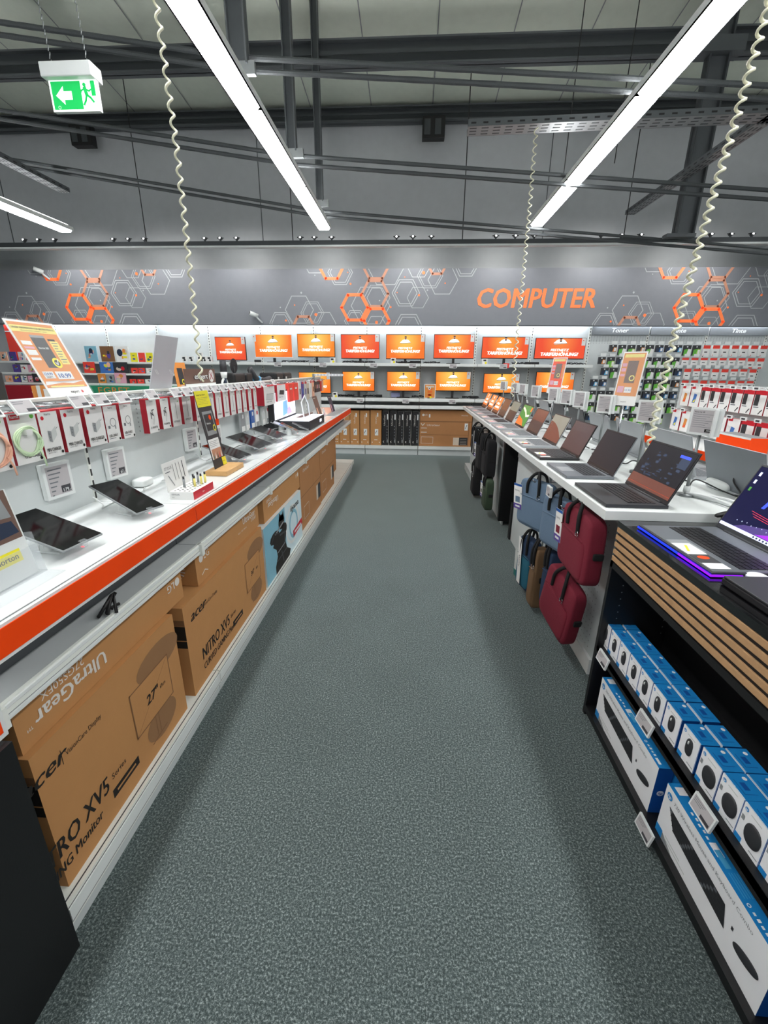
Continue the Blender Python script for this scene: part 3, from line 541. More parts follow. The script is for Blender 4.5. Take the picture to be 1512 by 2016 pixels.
for i, x in enumerate([-4.28, -4.15, -3.98, -3.90, -3.80]):
    z = 1.65; b = MB(); q = i == 2
    b.box(x, x+.10, 8.25, 8.30, z, z+(.16 if q else .095), 'pack_white'); F = fy(0, 8.25, 0); b.rect(F, x+.02, z+.045, x+.07, z+.08, 'charcoal'); b.disc(F, x+.06, z+.025, .02, 'charcoal', .001)
    if q: b.rect(F, x+.03, z+.1, x+.09, z+.15, 'grey')
    tag(b.build('ink_box'), 'small white box with black print, %s of five left of the screens' % ORD[i], 'box', 'small boxes left of the screens')
# counters in front of the music shelves (boxes with coloured sides)
b = MB(); b.box(-7.9, -6.45, 8.0, 8.14, 0, 1.20, 'red_dark'); F = fy(0, 8.0, 0); b.text(F, -6.98, 1.03, '70 km', .10, 'white', bold=.03); b.disc(F, -7.08, 1.08, .05, 'white', r0=.035); b.rect(F, -6.95, .98, -6.5, 1.0, 'white')
tag(b.build('sales_counter'), 'dark red counter front reading 70 km at far left', 'counter')
b = MB(); b.box(-6.40, -4.0, 8.0, 8.14, 0, 1.21, 'green_counter'); F = fy(0, 8.0, 0); b.text(F, -5.82, 1.08, 'EGRET', .11, 'amber', sx=1.4)
tag(b.build('sales_counter'), 'green counter front with faint orange lettering EGRET', 'counter')
b = MB(); b.box(-1.64, -1.60, 1.86, 1.93, 1.225, 1.45, 'yellow'); b.rect(fx(-1.60, 1.86, 1.225), .01, .12, .05, .17, 'orange'); tag(b.build('yellow_pack'), 'small yellow pack behind the counter, below the 70 km lettering', 'box')

# ---- toner and ink wall
headers = ['Toner', 'Tinte', 'Tinte', 'Tinte']
tl = ['under the Toner sign', 'under the left Tinte sign', 'under the right Tinte sign', 'at the right frame edge']
for k in range(4):
    x0 = 3.165+k*1.01
    t = thing('peg_wall_bay', 'light pegboard wall bay ' + tl[k], 'shelving', (x0, WY, 0), group='ink pegboard bays')
    b = MB(); b.box(0, 1.01, 0, .03, 0, 2.31, 'panel_grey')
    F = fy(0, 0, 0)
    for i in range(20):
        for j in range(6): b.rect(F, .03+i*.05, 2.02+j*.022, .04+i*.05, 2.03+j*.022, 'grey')
    b.build('peg_panel', t)
    b = MB(); b.box(-.02, .02, -.012, .02, 0, 2.31, 'shelf_white')
    for i in range(44): b.box(-.006, .006, -.0135, -.011, .1+i*.05, .13+i*.05, 'black')
    b.build('upright', t)
    b = MB(); b.box(.02, 1.0, -.05, -.03, 2.165, 2.31, 'header_grey'); b.text(fy(0, -.05, 0), .50, 2.205, headers[k], .072, 'white', bold=.035, shear=.18, align='c', sx=1.15); b.build('header_sign', t)
def ink(kind, deep):
    m1, m2 = {'green': ('green', 'lime'), 'blue': ('navy', 'blue'), 'cyan': ('navy', 'cyan'), 'lime': ('green', 'pack_white'), 'dark': ('charcoal', 'amber'), 'red': ('red_bright', 'pack_white'), 'redw': ('pack_white', 'red_bright')}[kind]
    h = .17 if kind in ('green', 'lime') else .115; w_ = .115
    t = thing('ink_pack', 'x', 'ink cartridge', group='ink packs on the pegboard')
    b = MB(); 
    if kind in ('red', 'redw'):
        h = .17 if kind == 'redw' else .12
        b.box(-w_/2, w_/2, -.05, .0, -h, 0, 'pack_white'); F = fy(0, -.05, 0); b.rect(F, -w_/2, -h*.32, w_/2, 0, 'red_bright'); b.rect(F, -.03, -h*.7, .02, -h*.6, 'charcoal'); b.rect(F, -.04, -h, .04, -h+.02, 'red_bright') if kind == 'redw' else None
    else:
        b.box(-w_/2, w_/2, -.05, .0, -h, 0, 'charcoal'); F = fy(0, -.05, 0); b.poly(F, [(-w_/2, -h), (w_*.2, -h), (w_*.0, -h*.35), (-w_/2, -h*.45)], m1); b.poly(F, [(-.01, -h), (w_/2, -h*.95), (w_/2, -h*.4), (.01, -h*.35)], m2, .001)
        b.rect(F, .015, -h*.9, w_/2-.008, -h*.45, 'pack_white', .0013)
        b.disc(F, -.01, -h*.16, .012, 'white', .001)
    b.build('pack', t)
    b = MB(); b.box(-.045, .045, -.075, -.07, .015, .062, 'white'); b.box(-.002, .002, -.07, .18, .03, .034, 'chrome'); b.build('hook_label', t)
    return t
protos = {}
rs = random.Random(5)
for r, z in enumerate([2.01, 1.805, 1.62, 1.425, 1.225, 1.02, .82]):
    for j in range(18):
        x = 3.36+j*.158-(.0 if r < 2 else .08)
        if x > 6.05: continue
        red = x > 4.75+(.2 if r < 1 else 0)
        if not red and (rs.random() < .07 or (r == 0 and j == 0)): continue
        kind = (rs.choice(['red', 'redw', 'red']) if r else 'redw') if red else rs.choice(['green', 'lime', 'green', 'blue', 'cyan', 'lime', 'dark'] if r != 2 else ['blue', 'cyan', 'lime', 'green'])
        if kind == 'dark' and rs.random() < .6: kind = 'green'
        if kind not in protos: protos[kind] = o = ink(kind, 0)
        else: o = copy_tree(protos[kind])
        o.location = (x, 8.42, z-.02)
        o['label'] = '%s ink pack in hook row %s from top, %s from the left' % ({'green': 'black and green', 'lime': 'green and white', 'blue': 'dark blue', 'cyan': 'light blue', 'dark': 'black and amber', 'red': 'low red-topped', 'redw': 'tall red-topped white'}[kind], ORD[r], ORD[j])

# ================================================================== LEFT COUNTER (gondola of six one-metre bays)
GX = -.93; BXP = -1.38
near = ['nearest bay of the left counter, above the large UltraGear carton', 'second bay of the left counter, with stylus display and antivirus stand', 'third bay of the left counter, with three black tablets', 'fourth bay of the left counter, where the antivirus poster row ends', 'fifth bay of the left counter, carrying the glowing demo box', 'farthest bay of the left counter, nearest the back wall']
for k in range(6):
    y0 = .74+k; t = thing('counter_bay', 'white ' + near[k], 'counter', (GX, y0, 0), group='bays of the left counter'); g = .003
    b = MB(); b.box(BXP-GX, -.012, g, 1-g, .945, .985, 'white_gloss'); b.build('worktop', t)
    b = MB(); b.box(-.012, 0, g, 1-g, .895, .983, 'white'); b.box(0, .003, g, 1-g, .906, .975, 'orange'); b.box(-.0135, -.011, g, 1-g, .9835, .9856, 'grey'); b.build('edge_strip', t)
    b = MB(); b.box(-.107, -.01, g, 1-g, .785, .795, 'shelf_grey'); b.box(-.01, .0, g, 1-g, .752, .80, 'shelf_white'); b.box(0, .004, g, 1-g, .758, .766, 'white'); b.box(0, .004, g, 1-g, .786, .795, 'white'); b.box(0, .0008, g, 1-g, .783, .785, 'steel_mid'); b.box(0, .0008, g, 1-g, .767, .769, 'grey'); b.box(-.012, -.009, g, 1-g, .7955, .7965, 'steel_mid'); b.box(-.112, -.107, g, 1-g, .76, .944, 'steel_mid'); b.build('price_shelf', t)  # dark sheet at the rear stands in for the open slot's shade
    b = MB(); b.box(-.013, .014, -.012, .012, .745, .80, 'shelf_white'); b.build('shelf_clip', t)
    b = MB(); b.box(BXP-GX+.02, .0, g, 1-g, .095, .12, 'shelf_white'); b.box(0, .012, g, 1-g, .045, .12, 'shelf_white'); b.box(.012, .015, g, 1-g, .06, .105, 'white'); b.box(.012, .0126, g, 1-g, .108, .111, 'steel_mid'); b.box(-.004, .0, g, 1-g, .1195, .1205, 'steel_dark'); b.box(.012, .0126, g, 1-g, .052, .056, 'grey'); b.box(-.03, -.002, g, 1-g, .038, .046, 'black'); b.box(-.03, .004, g, 1-g, 0.0, .045, 'panel_grey'); b.build('base_shelf', t)
    b = MB(); b.box(BXP-GX-.03, BXP-GX, 0, 1, 0, 1.425, 'panel_grey')
    F = fx(BXP-GX, 0, 0)
    for i in range(19):
        for j in range(9): b.rect(F, .05+i*.05, 1.235+j*.022, .058+i*.05, 1.243+j*.022, 'grey')
    b.build('back_panel', t)
    b = MB(); b.box(BXP-GX, BXP-GX+.006, .0, .012, .985, 1.42, 'shelf_white')
    for i in range(8): b.box(BXP-GX+.006, BXP-GX+.0075, .002, .010, 1.0+i*.05, 1.03+i*.05, 'black')
    b.build('upright', t)
    b = MB(); b.box(BXP-GX-.05, BXP-GX+.01, 0, 1, 1.425, 1.435, 'shelf_white'); b.tube([(BXP-GX+.03, 0, 1.40), (BXP-GX+.03, 1, 1.40)], .007, 'chrome'); b.build('top_rail', t)
    b = MB(); b.box(-.60-BXP+BXP-.25, BXP-GX-.03, g, 1-g, 1.20, 1.225, 'shelf_white'); b.build('rear_shelf', t)
b = MB(); b.box(-1.55, -.93, 6.745, 7.05, .05, .12, 'shelf_white'); b.box(-1.50, -.98, 6.745, 7.0, 0, .05, 'panel_grey'); tag(b.build('end_base_shelf', bev=.004), 'empty low white end shelf at the far end of the left counter', 'shelf')
# black cabinet at the near left with its own white and orange top
t = thing('end_cabinet', 'plain black cabinet side with orange-edged white top at near left', 'cabinet', (-1.25, .55, 0))
b = MB(); b.box(-.4, .36, -.35, .170, 0, .735, 'black_wood'); b.build('body', t)
b = MB(); b.box(-.4, .335, -.35, .19, .735, .845, 'white'); b.box(.335, .338, -.35, .178, .75, .835, 'orange'); b.build('top', t, bev=.003)

# ---- cartons under the counter
def gcarton(name, lab, y0, y1, z0, z1, xf, depth, m='card', art=None, side=None, top='card'):
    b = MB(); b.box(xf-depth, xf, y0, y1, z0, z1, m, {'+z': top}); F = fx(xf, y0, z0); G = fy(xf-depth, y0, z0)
    if art: art(b, F, y1-y0, z1-z0)
    if side: side(b, G, depth, z1-z0)
    return tag(b.build(name), lab, 'box', 'monitor cartons under the left counter')
def acer(size, scr_u, curved):
    def f(b, F, w_, h):
        b.text(F, -.045 if not curved else .055, h-.10, 'acer', .050, 'print_black', bold=.03, shear=.35, sx=1.2)
        b.rect(F, .165 if curved else .085, h-.11, .167 if curved else .087, h-.06, 'print_black'); b.text(F, .18 if curved else .10, h-.095, 'VisionCare Display', .017, 'print_black', bold=.0, sx=.8)
        a, c = (.11, .155) if curved else (.0, .16)
        b.text(F, a-(0 if curved else .10), .115, 'NITRO XV5', .062, 'print_black', bold=.03, shear=.1, sx=.72); b.text(F, a+(.33 if curved else .23), .135, 'Series', .022, 'print_black')
        b.text(F, a-(0 if curved else .10), .06, 'CURVED GAMING Monitor' if curved else 'GAMING Monitor', .034, 'print_black', bold=.03, shear=.1, sx=.75)
        x0 = a+(.30 if not curved else .43); b.rect(F, x0-.08, .065, x0+.06, .098, 'print_black'); b.rect(F, x0-.06, .077, x0+.04, .085, 'card', .0014)
        # big faint disc-like ornament and screen drawing
        cx = w_-.21; cz = h*.52
        b.disc(F, cx+.04, cz-.14, .10, 'card_faint', .0006, 24, ry=.065); b.disc(F, cx+.08, cz+.12, .14, 'card_faint', .0006, 24, ry=.06)
        b.poly(F, [(cx-.11, cz-.09), (cx+.13, cz-.09), (cx+.13, cz+.095), (cx-.11, cz+.095)], 'card', .0012)
        b.line(F, [(cx-.11, cz-.09), (cx+.13, cz-.09), (cx+.13, cz+.095), (cx-.11, cz+.095)], .005, 'card_dark', .0016, True); b.line(F, [(cx-.11, cz-.09), (cx+.13, cz+.095)], .0016, 'card_dark', .0016)
        b.line(F, [(cx, cz-.09), (cx, cz-.18)], .003, 'card_dark', .0014); b.line(F, [(cx+.02, cz-.09), (cx+.02, cz-.18)], .003, 'card_dark', .0014); b.line(F, [(cx-.04, cz-.19), (cx+.06, cz-.18)], .004, 'card_dark', .0014)
        b.text(F, cx-.03, cz-.015, size, .040 if not curved else .030, 'print_black', .002, bold=.04, shear=.1); b.text(F, cx+.055, cz-.01, '69cm' if not curved else '86cm', .018, 'print_black', .002, sx=.7)
    return f
def acer_side(b, G, d, h):
    b.rect(G, .0, h-.16, d, h-.09, 'print_black'); b.rect(G, .0, h-.088, d, h-.06, 'card_dark'); b.rect(G, 0, h-.20, d, h-.165, 'print_black')
    b.rect(G, d*.42, 0, d*.58, h, 'tape', .0014)
gcarton('monitor_carton', 'large brown carton reading NITRO XV5 and 27 inch, nearest on the base shelf', .79, 1.485, .12, .595, -.95, .16, art=acer('27"', 0, False), side=acer_side)
gcarton('monitor_carton', 'brown carton reading acer and CURVED GAMING with 34 inch drawing', 1.56, 2.572, .12, .575, -.95, .14, art=acer('34"', 0, True), side=acer_side)
def lg(flip, model, logo_left, spec):
    def f(b, F, w_, h):
        Q = F @ (Matrix.Translation((w_, h, 0)) @ Matrix.Rotation(PI, 4, 'Z')) if flip else F
        if flip:      # printed upside down
            b.disc(Q, .085, h-.10+.0, .020, 'print_white'); b.text(Q, .115, h-.115, 'LG', .032, 'print_white'); b.line(Q, [(.09, h-.05), (.11, h-.035), (.09, h-.02)], .005, 'print_white')
            b.text(Q, w_-.36, .055, model[0], .055, 'print_white', bold=.02, sx=.9); b.text(Q, w_-.05, .10, 'TM', .012, 'print_white'); b.text(Q, w_-.36+.05, .015+.0, model[1], .034, 'print_white', sx=.8)
            b.text(Q, w_-.66, -.0+.003, spec, .014, 'print_white', sx=.9)
        else:
            b.disc(Q, .055, h-.05, .020, 'print_white'); b.text(Q, .085, h-.065, 'LG', .036, 'print_white'); b.line(Q, [(.05, .035), (.08, .05), (.11, .035)], .005, 'print_white')
            b.text(Q, w_-.26, h-.075, model[0], .042, 'print_white', bold=.02, sx=.85); b.text(Q, w_-.13, h-.10, model[1], .020, 'print_white', sx=.8); b.text(Q, w_-.34, .06, spec, .010, 'print_white', sx=.8)
    return f
def lg1(b, F, w_, h):
    Q = F @ (Matrix.Translation((w_, h, 0)) @ Matrix.Rotation(PI, 4, 'Z'))      # the carton stands upside down
    b.disc(Q, .035, .085, .018, 'print_white'); b.text(Q, .06, .072, 'LG', .034, 'print_white', bold=.02); b.line(Q, [(.03, .02), (.045, .03), (.06, .02)], .004, 'print_white'); b.line(Q, [(.03, .035), (.045, .045), (.06, .035)], .004, 'print_white')
    b.text(Q, w_-.33, .092, 'UltraGear', .050, 'print_white', bold=.025, fit=.275); b.text(Q, w_-.045, .12, 'TM', .010, 'print_white'); b.text(Q, w_-.245, .056, '27GS50FX', .025, 'print_white', fit=.16)
    b.text(Q, w_-.50, .034, '180 Hz / 1ms MBR  |  AMD FreeSync  |  1920 x 1080 pixels', .013, 'print_white', .0012, fit=.47)
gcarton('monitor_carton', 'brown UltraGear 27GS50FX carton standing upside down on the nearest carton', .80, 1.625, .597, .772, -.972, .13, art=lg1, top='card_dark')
def lg2side(b, G, d, h):
    for i in range(6):
        a = (-50+i*20)*PI/180; b.line(G, [(.0+.012*math.cos(a), h*.45+.012*math.sin(a)), (.06*math.cos(a), h*.45+.05*math.sin(a))], .006, 'print_white')
gcarton('monitor_carton', 'brown LG carton lying on the NITRO 34 inch carton', 1.755, 2.60, .577, .745, -.972, .115, art=lg(False, ('UltraGear', '27GS60F'), True, '180 Hz  |  1920 x 1080 pixels'), side=lg2side, top='card_dark')
def iiy(b, F, w_, h):
    b.rect(F, .0, 0, w_, h, 'ice_light'); b.rect(F, 0, 0, w_*.5, h, 'ice', .001)
    b.disc(F, w_*.70, h*.52, .20, 'white', .0013, 28, ry=.16, r0=.17); b.disc(F, w_*.73, h*.5, .13, 'ice', .0013, 28, ry=.12, r0=.10)
    # dark armoured figure seen from behind, as large flat shapes
    b.poly(F, [(w_*.20, 0), (w_*.56, 0), (w_*.60, h*.10), (w_*.50, h*.22), (w_*.47, h*.38), (w_*.50, h*.50), (w_*.49, h*.66), (w_*.22, h*.64), (w_*.17, h*.52), (w_*.24, h*.42), (w_*.26, h*.28), (w_*.20, h*.14)], 'print_black', .0018)
    b.disc(F, w_*.40, h*.80, w_*.075, 'print_black', .0019, 14, ry=h*.13); b.disc(F, w_*.22, h*.66, w_*.11, 'print_black', .0019, 10, ry=h*.10); b.disc(F, w_*.46, h*.62, w_*.07, 'print_black', .0019, 10, ry=h*.11); b.poly(F, [(w_*.33, h*.84), (w_*.36, h*.99), (w_*.41, h*.90), (w_*.46, h*.97), (w_*.47, h*.80)], 'print_black', .0019)
    b.line(F, [(w_*.14, h*.62), (w_*.22, h*.73), (w_*.31, h*.66)], .010, 'charcoal', .0024); b.line(F, [(w_*.26, h*.34), (w_*.46, h*.36)], .008, 'grey', .0024); b.line(F, [(w_*.24, h*.20), (w_*.50, h*.22)], .012, 'charcoal', .0024); b.line(F, [(w_*.38, h*.74), (w_*.45, h*.76)], .008, 'grey', .0024)
    b.line(F, [(w_*.34, h*.60), (w_*.47, h*.56), (w_*.42, h*.30)], .016, 'charcoal', .0022); b.line(F, [(w_*.24, h*.70), (w_*.44, h*.76)], .014, 'grey', .0022); b.line(F, [(w_*.36, h*.28), (w_*.40, h*.06)], .018, 'charcoal', .0022)
    b.text(F, w_*.66, h-.095, 'iiyama', .052, 'print_black', .002, bold=.03, fit=.25); b.poly(F, [(w_*.70, .10), (w_+0, .12), (w_+0, .175), (w_*.70, .155)], 'red', .002); b.rect(F, w_*.74, .122, w_*.96, .14, 'white', .0024)
b = MB(); b.box(-1.10, -.948, 2.598, 3.585, .12, .545, 'ice', {'-y': 'white', '+z': 'white'}); iiy(b, fx(-.948, 2.598, .12), .987, .425)
tag(b.build('monitor_carton'), 'light blue carton reading iiyama with a dark armoured figure', 'box', 'monitor cartons under the left counter')
def lg3(b, F, w_, h):
    Q = F @ (Matrix.Translation((w_, h, 0)) @ Matrix.Rotation(PI, 4, 'Z'))
    b.text(Q, w_-.33, .085, 'UltraGear', .042, 'print_white', bold=.02, fit=.24); b.text(Q, w_-.18, .055, '27GS60F', .022, 'print_white'); b.text(Q, w_-.6, .02, '180 Hz   |   1ms   |   1920 x 1080 pixels', .010, 'print_white', fit=.5); b.disc(Q, .05, .07, .018, 'print_white'); b.text(Q, .075, .06, 'LG', .03, 'print_white')
gcarton('monitor_carton', 'brown carton lying on the light blue iiyama carton', 2.70, 3.665, .547, .745, -.972, .13, art=lg3, top='card_dark')
def lg4(b, F, w_, h):
    b.text(F, .12, h-.09, 'UltraGear', .032, 'print_white', fit=.24); b.rect(F, 0, h*.5, w_, h*.5+.006, 'card_dark'); b.line(F, [(.1, .08), (.3, .08), (.3, .2), (.1, .2)], .004, 'print_white', closed=True)
    b.rect(F, w_-.22, .10, w_-.14, .26, 'beige'); b.rect(F, w_-.14, .10, w_-.02, .26, 'charcoal')
gcarton('monitor_carton', 'tall brown carton right behind the light blue carton', 3.69, 4.56, .12, .735, -.975, .26, m='card2', art=lg4)
gcarton('monitor_carton', 'tall brown carton at the far end of the left counter', 4.62, 5.46, .12, .73, -.985, .26, m='card2', art=lg4)
gcarton('monitor_carton', 'brown carton deepest under the left counter, mostly hidden', 5.50, 6.30, .12, .60, -1.10, .26, m='card2')
b = MB()
for j in range(3):
    b.tube([(-.965+.02*j, 1.13+.015*j, .80), (-.945, 1.145+.02*j, .835), (-.955, 1.19+.01*j, .845), (-.96, 1.17, .81), (-.95, 1.15+.03*j, .803)], .0055, 'cable_black', 6)
tag(b.build('cable_tie'), 'small knotted black cable end on the grey price shelf', 'cable')

# ---- hanging packs
def pack(kind, y0, y1, zt, zb, lab, depth=.035, group='hanging accessory packs on the left counter', x=-1.25):
    t = thing('accessory_pack', lab, 'package', (x, (y0+y1)/2, zb), group=group); w_ = (y1-y0)/2; h = zt-zb
    b = MB(); F = fx(0, 0, 0)
    side = 'red_dark'
    b.box(-depth, 0, -w_, w_, 0, h, 'pack_white', {'-y': side, '+z': 'red'})
    if kind in ('mini', 'usb', 'ln', 'sty', 'tab'):
        b.text(F, 0, h-.016, 'hama', .009, 'text_grey', align='c'); b.rect(F, -w_, h-.004, w_, h, 'red')
    if kind == 'mini':
        b.disc(F, -w_*.6, h*.85, w_*.16, 'red'); b.poly(F, [(-w_*.35, h*.36), (-w_*.05, h*.32), (w_*.0, h*.56), (-w_*.35, h*.58)], 'grey', .001); b.poly(F, [(w_*.0, h*.56), (w_*.55, h*.66), (w_*.55, h*.46), (-w_*.05, h*.32)], 'pack_grey', .001); b.poly(F, [(-w_*.35, h*.58), (w_*.0, h*.56), (w_*.55, h*.66), (w_*.2, h*.67)], 'pack_white', .0012)
        b.rect(F, -w_*.25, h*.42, -w_*.15, h*.45, 'text_grey', .0015); b.rect(F, -w_*.25, h*.49, -w_*.15, h*.52, 'text_grey', .0015); b.line(F, [(w_*.55, h*.6), (w_*.72, h*.63)], .002, 'text_grey', .0012)
        b.text(F, -w_*.8, h*.135, 'MINI CHARGER', .013, 'print_black', bold=.03, fit=w_*1.5); b.text(F, -w_*.75, h*.09, 'WITH USB-C', .005, 'text_grey'); b.disc(F, w_*.78, h*.09, .0055, 'print_black', .001)
    if kind == 'usb':
        b.disc(F, w_*.1, h*.52, w_*.45, 'grey', .001, 20, ry=h*.12, r0=w_*.38); b.rect(F, -w_*.7, h*.36, -w_*.4, h*.44, 'text_grey'); b.rect(F, w_*.3, h*.33, w_*.45, h*.42, 'grey', .0013)
        b.text(F, -w_*.8, h*.13, 'USB-CABLE', .011, 'print_black', bold=.02, fit=w_*1.3); b.rect(F, -w_*.8, h*.08, w_*.2, h*.095, 'text_grey'); b.disc(F, w_*.78, h*.05, .0055, 'print_black', .001)
    if kind == 'ln':
        b.line(F, [(w_*.3, h*.68), (-w_*.1, h*.66), (w_*.1, h*.5), (-w_*.35, h*.6), (-w_*.35, h*.42)], .0045, 'charcoal', .001); b.line(F, [(-w_*.05, h*.25), (w_*.3, h*.5)], .006, 'pack_grey', .001)
        b.text(F, -w_*.75, h*.13, '3.5 ADAPTER', .010, 'print_black', bold=.02, fit=w_*1.4); b.disc(F, w_*.75, h*.06, .005, 'print_black', .001)
    if kind == 'sty':
        b.line(F, [(0, h*.78), (w_*.05, h*.25)], .003, 'charcoal', .001); b.text(F, -w_*.7, h*.13, 'STYLUS', .010, 'print_black', bold=.02, fit=w_*1.2); b.disc(F, w_*.6, h*.82, .004, 'green', .001)
    if kind == 'tab':
        b.poly(F, [(-w_*.7, h*.30), (w_*.6, h*.27), (w_*.7, h*.58), (-w_*.5, h*.60)], 'pack_grey', .001); b.line(F, [(-w_*.7, h*.30), (w_*.6, h*.27), (w_*.7, h*.58), (-w_*.5, h*.60)], .003, 'grey', .0013, True); b.text(F, -w_*.7, h*.15, 'TABLET CASE', .010, 'print_black', fit=w_)
    if kind == 'tabd':
        b.poly(F, [(-w_*.6, h*.42), (w_*.5, h*.36), (w_*.6, h*.64), (-w_*.4, h*.68)], 'charcoal', .001); b.text(F, -w_*.7, h*.22, 'TABLET CASE', .009, 'text_grey', fit=w_)
    if kind in ('cable_green', 'cable_orange'):
        b.rect(F, -w_, h-.002, w_, h, 'red'); b.rect(F, -w_*.85, h*.86, -w_*.15, h*.96, 'red'); b.text(F, -w_*.8, h*.89, 'hama', .011, 'white', .0014, bold=.02); b.disc(F, w_*.7, h*.9, .008, 'green')
        b.text(F, -w_*.4, h*.10, 'USB-CABLE', .010, 'print_black', bold=.02); b.disc(F, w_*.75, h*.06, .006, 'print_black', .001)
    b.build('box', t)
    if kind in ('cable_green', 'cable_orange'):
        m = 'mint' if kind == 'cable_green' else 'peach'; b = MB()
        for j in range(4):
            P = [(.006+.004*math.sin(a*3+j), (w_*.72+.004*j)*math.cos(a), h*.43+(w_*.72+.003*j)*math.sin(a)) for a in [2*PI*i/28 for i in range(29)]]
            b.tube(P, .003, m, 6)
        b.tube([(.008, w_*.6, h*.25), (.008, w_*.8, h*.05), (.008, w_*.85, -.02)], .003, m, 6); b.build('cable', t)
        b = MB(); b.box(.0, .018, -w_*.25, w_*.2, h*.56, h*.66, 'pack_white'); b.build('clip', t)
    b = MB(); b.tube([(-.12, 0, h+.015), (.02, 0, h+.015)], .0022, 'chrome', 6); b.build('hook', t)
    return t
PK = [('cable_orange', 1.14, 1.275, 1.405, 1.24, 'pack with coiled peach cable, at the left frame edge', .012), ('cable_green', 1.285, 1.392, 1.41, 1.245, 'pack with coiled pale green cable', .012),
 ('mini', 1.40, 1.483, 1.405, 1.245, 'first mini charger pack, right of the pale green cable', .045), ('mini', 1.50, 1.592, 1.405, 1.25, 'second mini charger pack of three', .045), ('mini', 1.615, 1.715, 1.405, 1.25, 'third mini charger pack, left of the cable packs', .045),
 ('usb', 1.722, 1.805, 1.40, 1.25, 'left one of the two white USB cable packs', .03), ('usb', 1.825, 1.905, 1.40, 1.25, 'right one of the two white USB cable packs', .03),
 ('ln', 2.02, 2.105, 1.405, 1.245, 'left adapter cable pack with dark curled cord', .03), ('ln', 2.14, 2.215, 1.405, 1.25, 'right adapter cable pack with dark curled cord', .03),
 ('sty', 2.235, 2.325, 1.405, 1.25, 'first stylus pack right of the adapter packs', .02), ('sty', 2.355, 2.45, 1.405, 1.25, 'second stylus pack right of the adapter packs', .03), ('sty', 2.50, 2.58, 1.40, 1.25, 'stylus pack just left of the yellow notice', .03)]
for i, (k, a, c, zt, zb, lab, d) in enumerate(PK): pack(k, a, c, zt, zb, 'red and white ' + lab if 'cable_' not in k else 'white ' + lab, d)
for i in range(9):
    a = 2.66+i*.115
    if a+.09 > 3.22+.4: break
    pack('sty', a, a+.085 if i < 5 else a+.07, 1.40, 1.235, 'slim red-sided white pack, %s right of the antivirus stand' % ORD[i], .035)
pack('tab', 3.72, 4.02, 1.40, 1.24, 'wide red-sided white pack with pale tablet case', .09); pack('tabd', 4.10, 4.38, 1.40, 1.25, 'wide white pack with dark tablet case picture', .09)
for i, (y0, y1, m) in enumerate([(4.50, 4.66, 'red'), (4.70, 4.88, 'red')]):
    b = MB(); b.box(-1.30, -1.25, y0, y1, 1.22, 1.40, 'red_bright'); b.rect(fx(-1.25, y0, 1.22), .04, .12, .12, .135, 'white'); b.tube([(-1.36, (y0+y1)/2, 1.41), (-1.24, (y0+y1)/2, 1.41)], .002, 'chrome')
    tag(b.build('accessory_pack'), 'plain bright red hanging pack, %s one' % ('left', 'right')[i], 'package')
for i, (y0, m, h) in enumerate([(4.95, 'pack_white', .20), (5.08, 'purple', .20), (5.22, 'pack_grey', .22), (5.34, 'beige', .22), (5.50, 'pack_white', .20), (5.64, 'peach', .20), (5.80, 'charcoal', .16), (5.90, 'navy', .16), (6.0, 'charcoal', .16), (6.12, 'red', .16), (6.24, 'peach', .16)]):
    b = MB(); b.box(-1.28, -1.26, y0, y0+.10, 1.41-h, 1.41, m); F = fx(-1.26, y0, 1.41-h); b.rect(F, .02, h*.3, .07, h*.6, PAL[(i*3) % 16]); b.rect(F, .0, h*.85, .1, h, 'red' if i % 3 else 'white'); b.tube([(-1.37, y0+.05, 1.405), (-1.2, y0+.05, 1.405)], .002, 'chrome')
    tag(b.build('accessory_pack'), 'slim hanging case pack, %s in the far group behind the glowing box' % ORD[i], 'package', 'far hanging case packs')
for i, (y, m) in enumerate([(3.35, 'grey'), (3.45, 'pack_grey'), (3.57, 'hp_navy'), (3.68, 'pack_white'), (3.85, 'pack_grey'), (3.97, 'pack_white'), (4.12, 'charcoal'), (4.22, 'pack_white')]):
    b = MB(); b.box(-1.34, -1.325, y, y+.085, 1.06, 1.22, m); F = fx(-1.325, y, 1.06); b.rect(F, .008, .01, .077, .05, 'pack_white' if m != 'pack_white' else 'grey'); b.rect(F, .03, .11, .06, .14, 'red' if m == 'pack_white' else 'white')
    b.tube([(-1.37, y+.04, 1.225), (-1.32, y+.04, 1.225)], .002, 'chrome')
    tag(b.build('screen_protector_pack'), '%s hanging protector pack, %s in the lower row behind the tablets' % ({'grey': 'grey', 'pack_grey': 'pale grey', 'hp_navy': 'striped blue', 'pack_white': 'white', 'charcoal': 'dark'}[m], ORD[i]), 'package', 'lower row of protector packs')
